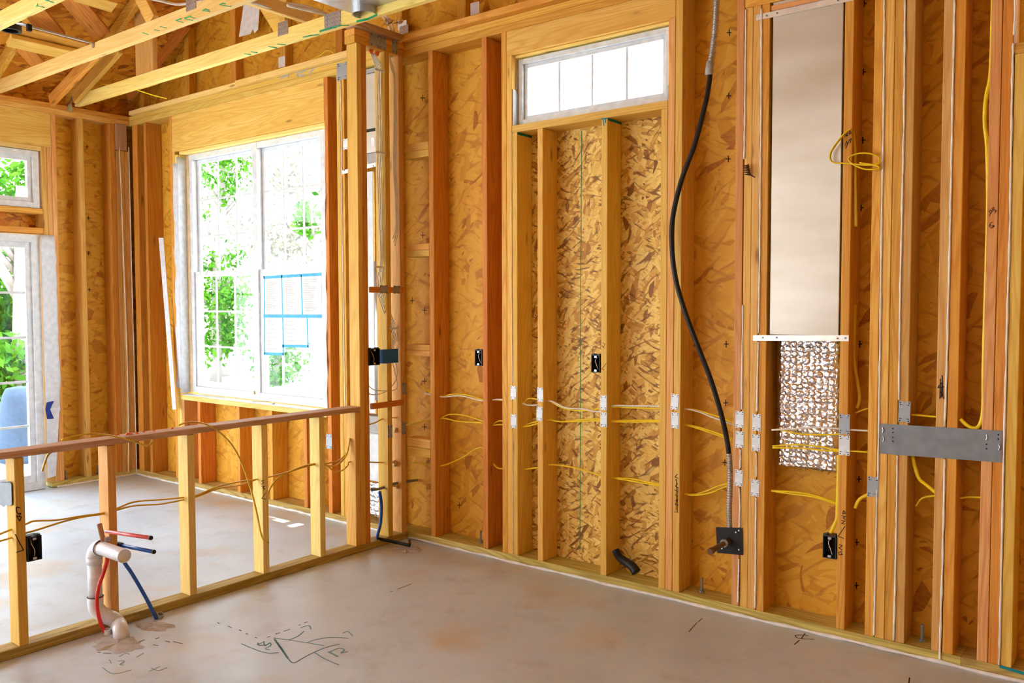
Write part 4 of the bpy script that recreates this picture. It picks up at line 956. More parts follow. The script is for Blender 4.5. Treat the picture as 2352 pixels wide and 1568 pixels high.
run([(900, 985), (950, 972), (1015, 961), (1050, 967), (1108, 971), (1130, 976), (1152, 975), (1200, 980), (1238, 972), (1263, 964), (1290, 968), (1377, 966), (1408, 968), (1450, 969), (1515, 969), (1583, 978), (1640, 996), (1700, 1018)], 'yellow', 'lower yellow cable of the middle run through the right wall', Y=D+.050)
run([(935, 1062), (975, 1064), (1015, 1069), (1060, 1052), (1108, 1027), (1138, 1070), (1160, 1076), (1203, 1077), (1238, 1073), (1263, 1067), (1300, 1070), (1340, 1079), (1385, 1093), (1412, 1097), (1450, 1099), (1485, 1106), (1520, 1114), (1583, 1135), (1620, 1128), (1650, 1116), (1700, 1102)], 'yellow', 'upper yellow cable of the low run through the right wall')
run([(1412, 1098), (1450, 1104), (1490, 1111), (1520, 1117), (1583, 1136), (1630, 1132), (1660, 1120), (1700, 1106)], 'yellow', 'lower yellow cable of the low run, right half', Y=D+.050)
g2 = 'cables crossing the bays at the right'
run([(1773, 987), (1830, 984), (1880, 981), (1930, 985), (1995, 989)], 'wcable', 'white cable crossing in front of the foil', Y=D+.012, grp=g2)
run([(1785, 985), (1815, 992), (1850, 997), (1900, 998), (1932, 996)], 'yellow', 'upper yellow cable crossing the foil', Y=D+.015, r=.004, grp=g2)
run([(1775, 1024), (1830, 1021), (1880, 1025), (1930, 1033), (1995, 1038)], 'yellow', 'middle yellow cable crossing the foil', Y=D+.015, r=.004, grp=g2)
run([(1775, 1028), (1840, 1029), (1890, 1034), (1930, 1036)], 'yellow', 'lowest yellow cable crossing the foil', Y=D+.012, r=.004, grp=g2)
run([(1772, 1126), (1830, 1130), (1870, 1137), (1922, 1154)], 'yellow', 'upper of two yellow cables low in the duct bay', Y=D+.03, grp=g2)
run([(1772, 1127), (1820, 1134), (1870, 1141), (1922, 1157)], 'yellow', 'lower of two yellow cables low in the duct bay', Y=D+.03, grp=g2)
run([(1926, 1045), (1925, 1100), (1923, 1165), (1922, 1190), (1915, 1208), (1907, 1224)], 'yellow', 'yellow cable dropping down the stud into the low electrical box', Y=D+.006, grp=g2)
run([(1964, 1167), (1970, 1152), (1980, 1142), (1996, 1135)], 'yellow', 'short yellow cable rising to the grey nail plate left of the steel plate', Y=D+.03, r=.005, grp=g2)
run([(1964, 700), (1961, 820), (1970, 880), (1974, 915), (1968, 937)], 'ochre', 'dull cable hanging in the bay right of the knotty stud', Y=D+.06, grp=g2)
run([(1966, 948), (1980, 942), (1996, 937)], 'ochre', 'short dull cable bending into the four-stud pack', Y=D+.05, grp=g2)
run([(2094, 952), (2120, 954), (2152, 957)], 'yellow', 'short yellow cable right of the grey nail plate above the steel plate', Y=D+.03, grp=g2)
run([(2096, 1048), (2103, 1078), (2112, 1100), (2130, 1115), (2150, 1132)], 'yellow', 'yellow cable curling down below the steel plate', Y=D+.03, grp=g2)
run([(2104, 1162), (2115, 1146), (2130, 1140), (2150, 1138)], 'yellow', 'yellow cable end rising to the caulked stud pair, left side', Y=D+.05, grp=g2)
run([(2205, 1144), (2225, 1141), (2256, 1142)], 'yellow', 'short yellow cable between the caulked pair and the next studs', Y=D+.05, grp=g2)
run([(2281, -5), (2279, 60), (2275, 170), (2266, 215), (2262, 250), (2262, 290), (2267, 340), (2269, 480), (2263, 700), (2259, 850), (2258, 940), (2250, 975), (2238, 983), (2222, 977), (2206, 962)], 'yellow', 'long yellow cable running down the stud with the handwritten measurement', Y=D+.012, grp=g2)
# yellow loop on the stud right of the duct
run([(1955, 296), (1945, 302), (1925, 325), (1908, 352), (1912, 372), (1945, 375), (1985, 379), (2016, 376), (2020, 364), (2005, 354), (1975, 352), (1950, 362), (1958, 376), (1985, 388), (2018, 388), (2012, 380), (1975, 374)], 'yellow', 'yellow cable coiled in a loop over the duct edge', Y=D-.02, r=.0035, ry=.009, grp=g2)
run([(1958, 300), (1963, 340), (1964, 420), (1966, 520)], 'ochre', 'dark cable dropping behind the yellow loop', Y=D+.02, r=.003, grp=g2)
# maroon coil
mb = MB(); c = A(1713, 392, D-.02); P = []
for k in range(60):
    t_ = k/59; an = t_*2*math.pi*5; P.append(c+Vector((math.cos(an)*.012+.012*t_, math.sin(an)*.010, .028-.05*t_)))
P.append(P[-1]+Vector((.02, 0, -.012))); mb.tube(P, .003, 6); mb.make('wire_coil', 'copper', None, 'maroon wire coil nailed to the leftmost ganged stud', 'wire')

# armoured cable and black cable
def flex(pts, r, label, Y0, sm=14):
    P = spline([A(x, y, Y) for x, y, Y in pts], sm); 
    # resample evenly
    Ls = [0]
    for a_, b_ in zip(P[:-1], P[1:]): Ls.append(Ls[-1]+(b_-a_).length)
    n = int(Ls[-1]/.0040); Q = []; j = 0
    for i in range(n+1):
        s_ = Ls[-1]*i/n
        while j < len(P)-2 and Ls[j+1] < s_: j += 1
        Q.append(P[j].lerp(P[j+1], (s_-Ls[j])/max(1e-9, Ls[j+1]-Ls[j])))
    mb = MB(); k = {'i': 0}
    mb.tube(Q, lambda t: r*(1.0 if int(round(t*n)) % 3 else .74), 14)
    return mb.make('flexible_conduit', 'galv', None, label, 'conduit', smooth=False)
flex([(1647, -30, D+.02), (1643, 60, D+.02), (1636, 120, D+.015), (1631, 150, D+.012)], .0155, 'upper length of ribbed metal conduit at the top edge', 0)
cable('black_cable', [A(x, y, Y) for x, y, Y in ((1633, 150, D+.012), (1631, 172, D+.01), (1622, 230, D), (1596, 330, D-.02), (1565, 415, D-.03), (1546, 495, D-.04), (1543, 560, D-.045), (1552, 640, D-.045), (1575, 720, D-.04), (1605, 800, D-.03), (1632, 870, D-.015), (1655, 945, D), (1668, 1000, D+.01), (1675, 1045, D+.012))], 'black', 'thick black cable sagging between two ribbed conduits', .0125, cat='cable', sm=8)
MB().tube([A(x, y, D+.008) for x, y in ((1632, 142), (1630, 155), (1628, 172))], .019, 14).make('conduit_sleeve', 'greytape', None, 'crumpled grey tape sleeve at the upper conduit end', 'tape', smooth=True)
flex([(1675, 1040, D+.012), (1677, 1100, D+.015), (1675, 1170, D+.012), (1676, 1212, D+.010)], .0135, 'lower length of ribbed metal conduit above the black plate', 0)
e = empty('gas_stub', A(1675, 1272, D-.005), 'black square steel plate with an iron pipe stub poking out', 'pipe stub')
MB().poly([A(*p, D-.003) for p in ((1645, 1210), (1705, 1212), (1706.5, 1274), (1648, 1269))], (0, -.004, 0)).make('backplate', 'black', e)
mb = MB()
for p in ((1690, 1222), (1697, 1218), (1697, 1262), (1658, 1259)): c = A(*p, D-.007); mb.cyl(c, c-Vector((0, .002, 0)), .004, 10)
mb.make('screws', 'plate', e)
pa = A(1675, 1240, D-.005); pb = Vector((pa.x, pa.y-.20, pa.z+.0)); tgt = A(1632, 1266, D-.14)
MB().tube([pa, tgt], .013, 14).make('pipe', 'rust', e, smooth=True)
md_ = pa.lerp(tgt, .28); d_ = (tgt-pa).normalized()
MB().tube([md_-d_*.006, md_+d_*.006], .019, 14).make('nut', 'galv', e)
MB().tube([tgt-d_*.012, tgt+d_*.004], .016, 14).make('end_cap', 'rust', e)
# black foam tube in the bay
MB().tube([A(1413, 1262, D+.03), A(1422, 1278, D+.035), A(1440, 1292, D+.04), A(1452, 1300, D+.035), A(1462, 1314, D+.03)], lambda t: .019+.007*t, 14, smooth=4).make('foam_tube', 'black', None, 'black foam tube lying at the foot of the bay under the transom', 'tube', smooth=True)

# knee wall cables
XK = XP-.045
def krun(pts, mat, label, X=XK, r=.0042, ry=.0068): return cable('electrical_cable', [B(x, y, X) for x, y in pts], mat, label, r, ry, 'yellow cables of the knee wall')
krun([(-10, 1230), (25, 1216), (60, 1203), (80, 1196), (130, 1194), (180, 1186), (242, 1177), (272, 1166), (310, 1152), (370, 1147), (432, 1141), (458, 1135), (500, 1117), (550, 1106), (586, 1101), (614, 1096), (660, 1084), (700, 1069), (728, 1064), (750, 1064), (780, 1056), (797, 1035), (803, 1006)], 'ochre', 'upper yellow cable through the knee wall studs')
krun([(-10, 1245), (25, 1235), (58, 1224), (90, 1215), (140, 1199), (190, 1187), (242, 1179), (272, 1170), (310, 1161), (370, 1157), (432, 1145), (458, 1138), (500, 1122), (550, 1114), (586, 1102)], 'ochre', 'lower yellow cable through the knee wall studs, left half')
krun([(612, 1146), (622, 1118), (645, 1093), (680, 1078), (728, 1066), (752, 1070), (768, 1083), (785, 1080), (798, 1069), (804, 1060), (845, 1061), (882, 1062), (935, 1062)], 'ochre', 'lower yellow cable through the knee wall studs, right half')
krun([(752, 1070), (775, 1067), (795, 1045), (803, 1008)], 'ochre', 'third short yellow cable climbing to the hole beside the post', X=XK+.01)
krun([(843, 976), (862, 970), (884, 960), (910, 959), (925, 959)], 'ochre', 'yellow cable entering the first stud behind the post')
krun([(97, 1082), (103, 1062), (110, 1045), (122, 1036), (130, 1030)], 'ochre', 'yellow cable end hanging below the knee wall cap at the left', X=XP-.06)
krun([(142, 1010), (165, 1003), (205, 996), (250, 999), (300, 1011), (330, 1022), (343, 1022), (352, 1010)], 'ochre', 'yellow cable arching over the knee wall cap near the wood chips', X=XP+.010)
krun([(410, 977), (425, 971), (445, 969), (475, 975), (505, 993), (535, 1025), (558, 1070), (578, 1130), (590, 1180), (598, 1220), (606, 1240), (617, 1246)], 'ochre', 'long yellow cable looping over the cap and drooping past the studs', X=XP+.022, r=.0042, ry=.0065)
krun([(22, 1160), (27, 1180), (22, 1200), (25, 1225)], 'yellow', 'twisted yellow cable ends hanging below the toothed plate', X=XP-.075)
# white cables behind the post
random.seed(11)
for k in range(5):
    dx = k*3.4
    cable('electrical_cable', [B(x, y, XP-.02-.004*k) for x, y in ((852+dx*.6, 122), (862+dx, 150), (868+dx, 170), (866+dx*1.1, 260), (866+dx, 345), (868+dx*1.2, 430), (872+dx*.8, 520), (874+dx*.6, 600), (866+dx*1.1, 640), (866+dx, 668), (878+dx, 706), (892+dx, 742), (901+dx, 768), (896+dx*.8, 786), (889+dx*.9, 803))],
          'wcable', 'strand %s of the white cable bundle behind the tall post' % ('one', 'two', 'three', 'four', 'five', 'six')[k], .0034, None, 'white cable bundle behind the tall post')
for k in range(3):
    dx = k*2.5
    cable('electrical_cable', [B(x, y, XP+.004) for x, y in ((893+dx*.3, 128), (899+dx, 160), (905+dx*.6, 185), (905+dx, 300), (904+dx, 380), (908+dx, 450), (910+dx, 520), (902+dx, 548+8*k))], 'wcable',
          'thin white cable down the second partition stud', .0032, None, 'thin white cables on the second partition stud')
krw = [[(845, 884), (860, 895), (890, 897), (912, 890), (906, 850), (900, 828)], [(846, 890), (850, 905), (880, 902), (905, 880), (912, 855), (908, 828)]]
for k, q in enumerate(krw): cable('electrical_cable', [B(x, y, XP-.01) for x, y in q], 'wcable', ('inner', 'outer')[k]+' white cable curving below the blue junction box', .0028)
for (x, y, l) in ((871, 161, 'upper white cable staple behind the post'), (873, 350, 'middle white cable staple behind the post'), (870, 613, 'lower white cable staple behind the post'), (903, 754, 'white cable staple above the blue box')):
    p = B(x, y, XP-.002); MB().box(-.004, .004, -.035, .045, -.006, .006, .001, M=Matrix.Translation(p)).make('cable_staple', 'pvc', None, l, 'cable clip')
for (x, y) in ((853, 117), (866, 122)):
    p = B(x, y, XP-.02); mb = MB().tube([p+Vector((0, 0, .008)), p-Vector((0, 0, .016))], lambda t: .016*(1-.5*t), 10); mb.make('fire_sealant', 'orange', None, ('left' if x < 860 else 'right')+' orange sealant blob where cables enter the partition plate', 'sealant', smooth=True)
for i, (x, y, l) in enumerate(((910, 989, 'upper'), (909, 1064, 'middle'), (909, 1115, 'lowest'))):
    p = B(x, y, XP-.045); random.seed(i); mb = MB()
    for k in range(7):
        q = p+Vector((random.uniform(-.01, .01), random.uniform(-.012, .004), random.uniform(-.014, .014))); mb.tube([q-Vector((0, .006, 0)), q+Vector((0, .008, 0))], random.uniform(.006, .011), 8)
    mb.make('foam_blob', 'foam', None, l+' foam blob sealing a cable hole in the corner stud', 'foam', smooth=True)
# water pipe behind partition
cable('water_pipe', [B(x, y, XP-.03) for x, y in ((872, 1128), (876, 1160), (874, 1200), (868, 1225), (866, 1236))], 'bluepex', 'blue water pipe dropping beside the partition stud', .010, cat='pipe')
cable('water_pipe', [B(866, 1236, XP-.02), A(900, 1243, 3.62), Fl(941, 1252, .03)], 'black', 'dark pipe lying out over the floor at the partition corner', .0105, cat='pipe')
cable('water_pipe', [B(x, y, XP-.04) for x, y in ((852, 1124), (872, 1122), (900, 1112), (925, 1107), (958, 1102))], 'steel', 'dark pipe passing through the corner studs', .009, cat='pipe')
p = Fl(941, 1252, .0); MB().tube([p+Vector((0, 0, .035)), p+Vector((0.0, 0, .0))], .009, 10).make('pipe_elbow', 'rust', None, 'small rusty elbow rising from the floor near the corner', 'pipe')

# ================================================================== DRAIN AND SUPPLY PIPES
e = empty('drain_pipe', Fl(270, 1468, 0), 'white plastic drain pipe with elbows rising beside the knee wall stud', 'pipe')
XD = XP-.036
top = B(217, 1283, XD); yv = top.y
low = B(219, 1375, XD); rP = .0305
MB().tube([(XD, yv, low.z), (XD, yv, top.z)], rP, 28).make('riser', 'pvc', e, smooth=True)
MB().tube([(XD, yv, top.z-.022), (XD, yv, top.z+.012)], rP*1.13, 28).make('collar', 'pvc', e, smooth=True)
# upper elbow from riser to the stub which comes out along +X
zc = B(243, 1272, XD).z
P = [Vector((XD, yv, top.z+.01))]
R_ = .040
for k in range(0, 10):
    a_ = math.pi/2*k/9; P.append(Vector((XD+R_*(1-math.cos(a_)), yv+.012*k/9, top.z+.015+R_*math.sin(a_))))
MB().tube(P, rP*1.14, 28).make('elbow', 'pvc', e, smooth=True)
pe = P[-1]; end = Vector((pe.x+.30, pe.y, pe.z)); 
# length of the stub from its end in the photo
dd = ray(286, 1287); 
tt = (pe.y)/dd.y; ex = (O+dd*tt).x
end.x = max(pe.x+.1, ex)
MB().ring(pe, end, rP*.88, rP, 32).make('stub', 'pvc', e)
MB().tube([pe-Vector((.004, 0, 0)), pe+Vector((.003, 0, 0))], rP*1.2, 28).make('joint_ring', 'copper', e, label='purple primer line')
MB().cyl(end-Vector((.012, 0, 0)), end-Vector((.008, 0, 0)), rP*.9, 28).make('end_plug', 'paper', e)
# lower offset to the floor
f0 = Fl(279, 1464, 0)
P = [Vector((XD, yv, low.z+.01)), B(220, 1392, XD+.002), B(228, 1404, XD+.015), B(244, 1415, XD+.04), B(260, 1421, XD+.065), B(272, 1433, XD+.085), f0+Vector((-.006, 0, .035)), f0]
MB().tube(P, rP*1.1, 28, smooth=5).make('lower_bend', 'pvc', e, smooth=True)
MB().tube([P[0]+Vector((0, 0, .0)), P[0]+Vector((0, 0, .003))], rP*1.16, 28).make('joint_ring', 'copper', e)
# red supply
g = 'supply pipes at the drain'
XR2 = XP+.012
e = empty('supply_pipe', Fl(240, 1450, 0), 'red water pipe curving up from the floor with a stub pointing into the room', 'pipe', g)
MB().tube([B(242, 1452, XR2+.03), B(231, 1430, XR2+.02), B(223, 1392, XR2+.01), B(226, 1350, XR2+.01), B(238, 1315, XR2+.004), B(246, 1285, XR2), B(247, 1255, XR2), B(243, 1233, XR2)], .0085, 12, smooth=6).make('riser', 'redpex', e, smooth=True)
a = B(243, 1220, XR2-.01); b = A(347, 1235, a.y)
MB().tube([a, b], .0085, 12).make('stub', 'pinkpex', e, smooth=True)
MB().tube([b-(b-a).normalized()*.008, b+(b-a).normalized()*.001], .0095, 12).make('end_cap', 'black', e)
MB().box(-.012, .02, -.012, .012, -.008, .012, .002, M=Matrix.Translation(B(243, 1238, XR2))).make('clamp', 'galv', e)
# wooden cleat
beam('pipe_cleat', B(228, 1202, XP+.012), B(238, 1245, XP+.012), .022, .010, (0, 1, 0), 'brown', 'small brown cleat strapped to the knee stud behind the red pipe', 'cleat')
e = empty('supply_pipe', Fl(362, 1420, 0), 'blue water pipe slanting down from the drain stub to the floor', 'pipe', g)
MB().tube([B(272, 1262, XP+.0), B(285, 1290, XP+.02), B(305, 1320, XP+.035), B(335, 1372, XP+.045), B(360, 1421, XP+.05)], .0085, 12, smooth=5).make('riser', 'bluepex', e, smooth=True)
a = B(277, 1252, XP+.008); b = A(354, 1267, a.y)
MB().tube([a, b], .0085, 12).make('stub', 'bluepex', e, smooth=True)
MB().tube([b-(b-a).normalized()*.008, b+(b-a).normalized()*.001], .0095, 12).make('end_cap', 'black', e)
MB().tube([a-Vector((.02, 0, 0)), a+Vector((.01, 0, 0))], .014, 12).make('fitting', 'boxgrey', e)
# sleeves at the floor
p = Fl(248, 1455, 0); MB().ring(p, p+Vector((0, 0, .022)), .013, .017, 16).make('pipe_sleeve', 'paper', None, 'short white sleeve around the red pipe at the floor', 'sleeve')
p = Fl(366, 1418, 0); MB().ring(p, p+Vector((.01, 0, .02)), .012, .016, 16).make('pipe_sleeve', 'greytape', None, 'grey sleeve around the blue pipe at the floor', 'sleeve')
# chipped concrete patches
def patch(cx, cy, w, h, seed, label):
    random.seed(seed); n = 26; mb = MB(); c = Fl(cx, cy); V = [c+Vector((0, 0, .006))]; P = []
    for k in range(n):
        a_ = 2*math.pi*k/n; rr = random.uniform(.75, 1.1); q = Fl(cx+math.cos(a_)*w*rr, cy+math.sin(a_)*h*rr); V.append(Vector((q.x, q.y, .001)))
    for k in range(n): q = V[1+k].lerp(V[0], .35); V.append(Vector((q.x, q.y, random.uniform(.002, .010))))
    Fc = [(1+k, 1+(k+1) % n, 1+n+(k+1) % n, 1+n+k) for k in range(n)]+[(1+n+k, 1+n+(k+1) % n, 0) for k in range(n)]
    mb.add(V, Fc); mb.make('concrete_patch', 'patch', None, label, 'patch')
MT['patch'] = flat('rough_mortar', (0.50, 0.46, 0.43), 0.95)
patch(270, 1480, 62, 20, 1, 'rough mortar patch around the foot of the white drain pipe')
patch(355, 1438, 45, 12, 2, 'rough mortar patch below the blue pipe')
patch(935, 1262, 40, 9, 3, 'small mortar patch around the pipe elbow near the corner')

# ================================================================== SMALL THINGS
random.seed(9)
for i, (x, y, s_, m_) in enumerate(((270, 993, 1.3, 'orange'), (277, 996, .9, 'foam'), (296, 990, 1.4, 'orange'), (314, 989, .8, 'orange'), (330, 988, .9, 'orange'), (354, 986, .7, 'orange'), (396, 981, .7, 'orange'))):
    p = B(x, y+3, XP-.03); p.z = .876; V = [p+Vector((random.uniform(-1, 1)*.009*s_, random.uniform(-1, 1)*.012*s_, random.uniform(0, 1)*.016*s_)) for _ in range(8)]
    import bmesh
    bm = bmesh.new(); [bm.verts.new(v-p) for v in V]; bmesh.ops.convex_hull(bm, input=bm.verts); me = bpy.data.meshes.new('wood_chip'); bm.to_mesh(me); bm.free(); me.materials.append(MT[m_])
    o = bpy.data.objects.new('wood_chip', me); C.objects.link(o); o.location = p; tag(o, 'small orange chip lying on the knee wall cap', 'chip', 'orange chips on the knee wall cap')
def bolt(p, label):
    p = Vector(p); e = MB().cyl(p, p+Vector((0, 0, .075)), .006, 10); e.tube([p+Vector((0, 0, .002)), p+Vector((0, 0, .012))], .012, 6); e.make('anchor_bolt', 'steel', None, label, 'bolt')
def onplate(x, y): q = A(x, y, D+.07); return (q.x, D+.07, ZB)
bolt(onplate(1612, 1345), 'anchor bolt on the bottom plate below the black square plate'); bolt(onplate(1104, 1240), 'anchor bolt at the foot of the bay left of the reddish stud')
bolt((XB-.05, 3.235, ZB), 'anchor bolt on the far wall bottom plate near the door'); bolt((XB-.05, 3.50, ZB), 'anchor bolt on the far wall bottom plate near the corner')
bolt(onplate(2118, 1463), 'anchor bolt in the dark bay left of the caulked pair')

# handwriting and marks
def ink(polys, parent, Y=D-.0006, w=.0028, mat='ink', nm='handwriting'): stroke([[A(x, y, Y) for x, y in q] for q in polys], w, (0, -1, 0), mat, nm, parent, t=.0006)
def inkP(polys, parent, X=XP+.0006, w=.0035): stroke([[B(x, y, X) for x, y in q] for q in polys], w, (1, 0, 0), 'ink', 'handwriting', parent, t=.0006)
inkP([[(46, 1166), (38, 1164), (37, 1170), (41, 1180), (47, 1178), (44, 1186), (38, 1184)], [(38, 1184), (49, 1187), (45, 1196), (38, 1184)], [(35, 1227), (54, 1263), (38, 1268)]], KO[0])
inkP([[(600, 1112), (606, 1108), (601, 1104), (607, 1103)], [(600, 1116), (607, 1117), (603, 1120), (608, 1122), (605, 1124)], [(611, 1131), (601, 1144), (611, 1146)]], KO[3], w=.0028)
ink([[(1938, 1172), (1935, 1180), (1942, 1178), (1938, 1172)], [(1933, 1184), (1942, 1186), (1936, 1189), (1942, 1193)], [(1933, 1195), (1941, 1196), (1933, 1202), (1941, 1203)], [(1941, 1208), (1925, 1231), (1938, 1236)], [(1928, 1250), (1935, 1253), (1927, 1258), (1935, 1263)], [(1934, 1266), (1926, 1268), (1928, 1274), (1935, 1273), (1932, 1269)]], SB)
ink([[(1944, 303), (1940, 315)], [(1940, 308), (1948, 312)], [(1948, 300), (1944, 313)], [(1952, 300), (1950, 308), (1955, 306), (1952, 300)], [(1941, 335), (1945, 325), (1947, 332), (1951, 322)], [(1953, 328), (1955, 318), (1950, 322)], [(1943, 341), (1947, 330)]], SB)
ink([[(2275, 490), (2271, 485), (2275, 482), (2277, 487), (2272, 496)], [(2281, 483), (2278, 478), (2283, 476), (2280, 486), (2277, 482)], [(2285, 490), (2289, 482)], [(2284, 481), (2286, 486)], [(2280, 510), (2275, 512), (2272, 520), (2278, 524), (2283, 516)], [(2272, 516), (2284, 520)]], E1, w=.002)
ink([[(1556, 1088), (1550, 1095), (1558, 1098)], [(1552, 1100), (1556, 1112), (1551, 1116), (1558, 1120)], [(1554, 1100), (1553, 1172)], [(1550, 1125), (1558, 1128)], [(1551, 1136), (1557, 1140)], [(1550, 1150), (1557, 1146), (1551, 1158), (1558, 1160)], [(1549, 1175), (1558, 1176)], [(1557, 1118), (1556, 1176)]], S10, w=.003)
ink([[(1384, 787), (1390, 790), (1386, 797), (1382, 793), (1388, 800)], [(1384, 804), (1385, 804)], [(1393, 834), (1382, 847), (1387, 849)]], S7, w=.002)
ink([[(2155, 888), (2164, 878), (2162, 912)], [(2154, 890), (2168, 888)], [(2160, 870), (2159, 915)], [(2164, 862), (2166, 910)], [(2161, 900), (2168, 915)]], D1, w=.004)
tp = [o for o in C.objects if o.get('label', '').startswith('upper of the two top plates above the big')][0]
stroke([[A(645, 180, D-.001), A(663, 170, D-.001)], [A(662, 177, D-.001), A(664, 168, D-.001)], [A(682, 163, D-.001), A(684, 174, D-.001), A(700, 172, D-.001)], [A(685, 168, D-.001), A(708, 158, D-.001)], [A(710, 171, D-.001), A(721, 156, D-.001)]], .012, (0, -1, 0), 'greytape', 'grade_stamp', tp, t=.0006)
# green and teal paint on the cripple tops
for st, xx, l in ((S5, -2.948, 0), (S7, -2.358, 0)):
    MB().box(xx+.0002, xx+.001, D+.002, YS-.004, 2.428, 2.440).make('paint_mark', 'teal', st)
ink([[(1380, 273), (1394, 272)], [(1385, 273), (1387, 288)], [(1390, 273), (1391, 282)]], S7, mat='teal', w=.006, nm='paint_mark')
sheet('blue_tape_strip', [(2296, 1526), (2360, 1545), (2360, 1552), (2296, 1533)], D-.001, 'teal', 'teal painted strip on the bottom plate at the right edge', 'paint')
# green layout line on the pale sheathing, plus nailing marks on the sheathing
YO = YS-.0008
def lineO(pts, w, mat, nm, par_): stroke([[A(x, y, YO) for x, y in q] for q in pts], w, (0, -1, 0), mat, nm, par_, t=.0005)
lineO([[(1336, 300), (1334, 600), (1333, 900), (1332, 1265)]], .004, 'green', 'layout_line', wr)
marks = [(1675, 75), (1674, 220), (1673, 365), (1668, 790), (1667, 925), (1665, 1062), (1985, 8), (1983, 165), (1982, 322), (1978, 477), (1975, 790), (1973, 1100), (1968, 1245), (1967, 1344), (971, 225), (971, 540), (975, 712), (975, 875), (975, 980), (1055, 1160), (947, 690)]
lineO([q for (x, y) in marks for q in ([(x-5, y), (x+5, y)], [(x, y-7), (x, y+7)])], .0045, 'ink', 'nailing_marks', wr)
def lineB(pts, w): stroke([[B(x, y, XB-SD+.0008) for x, y in q] for q in pts], w, (1, 0, 0), 'ink', 'nailing_marks', bpy.data.objects['wall_back'], t=.0005)
lineB([q for (x, y) in ((200, 337), (203, 500), (203, 582), (205, 665)) for q in ([(x-3, y), (x+3, y)], [(x, y-4), (x, y+4)])], .005)

# floor markings
def fmark(polys, w, mat, label): 
    P = [spline([Fl(x, y, .0006) for x, y in q], 4) if len(q) > 2 else [Fl(x, y, .0006) for x, y in q] for q in polys]
    stroke(P, w, (0, 0, 1), mat, 'floor_marking', None, label, 'marking', t=.0006)
c = lambda L_: [(500+x/3.92, 1300+y/3.92) for x, y in L_]
fmark([c([(505, 645), (720, 675), (960, 715)]), c([(510, 655), (590, 770), (650, 850), (690, 868), (760, 830), (870, 772), (990, 725), (1095, 702)]), c([(645, 662), (720, 630), (775, 585)]),
       c([(810, 685), (900, 655), (1030, 640), (1175, 648)]), c([(750, 552), (820, 533), (840, 565)]), c([(1125, 600), (1175, 588), (1215, 628)]), c([(215, 697), (340, 750), (440, 780), (545, 778)]),
       c([(870, 775), (960, 830), (1090, 888)])], .0045, 'chalk', 'blue chalk arrow sketch on the floor')
fmark([c([(515, 660), (575, 745), (630, 825)]), c([(518, 665), (590, 765)]), c([(1000, 770), (1080, 812)])], .009, 'chalk', 'thick blue chalk strokes inside the floor sketch')
fmark([c([(355, 705), (420, 680)]), c([(360, 690), (375, 712), (430, 705)]), c([(415, 675), (425, 715), (470, 690), (475, 715), (430, 740), (465, 752)]), c([(1010, 770), (1090, 738), (1140, 752), (1110, 780), (1170, 768)])], .005, 'chalk', 'blue chalk digits beside the floor sketch')
fmark([c(q) for q in ([(95, 540), (125, 552)], [(195, 575), (212, 582)], [(255, 606), (272, 611)], [(338, 640), (352, 645)], [(447, 640), (470, 632)], [(522, 608), (560, 598)], [(595, 585), (650, 567)], [(730, 530), (748, 526)], [(780, 510), (808, 500)], [(1620, 206), (1745, 158)], [(1552, 230), (1575, 224)])], .003, 'ink', 'dashed dark pencil lines on the floor')
d8 = lambda L_: [(1650+x/3.35, 1100+y/3.35) for x, y in L_]
fmark([d8([(590, 1205), (620, 1198), (690, 1205)]), d8([(590, 1205), (620, 1225), (735, 1232)]), d8([(665, 1188), (640, 1225)]), d8([(622, 1240), (585, 1272)])], .004, 'ink', 'black centre-line symbol on the floor at the right')
fmark([[(1600, 1430), (1582, 1450)], [(1612, 1420), (1604, 1428)]], .003, 'ink', 'short black tick on the floor before the black cable')
fmark([[(2089, 1556), (2087, 1575)]], .005, 'ink', 'short black tick at the lower right edge of the floor')
f6 = lambda L_: [(x/3.92, 1168+y/3.92) for x, y in L_]
fmark([f6([(925, 1430), (1020, 1485), (1180, 1450)]), f6([(1345, 1462), (1440, 1418)]), f6([(1365, 1435), (1425, 1455), (1500, 1430)]), f6([(985, 1360), (1000, 1390)]), f6([(1060, 1370), (1120, 1370), (1080, 1400), (1115, 1405)]), f6([(1075, 1330), (1130, 1300), (1165, 1310)]), f6([(1230, 1335), (1290, 1300)])], .003, 'chalk', 'faint blue-grey scribbles on the floor below the drain pipe')
fmark([f6(q) for q in ([(1040, 1270), (1300, 1180)], [(880, 1290), (905, 1292)], [(930, 1298), (1000, 1300)], [(1400, 1170), (1430, 1160)], [(1490, 1190), (1530, 1200)], [(1560, 1195), (1640, 1215)], [(1380, 1225), (1420, 1230)], [(1960, 1025), (1975, 1032)], [(2055, 1057), (2082, 1068)], [(2155, 1090), (2170, 1096)], [(2215, 1125), (2232, 1128)])], .0035, 'ink', 'dark crumb dashes around the mortar patch')

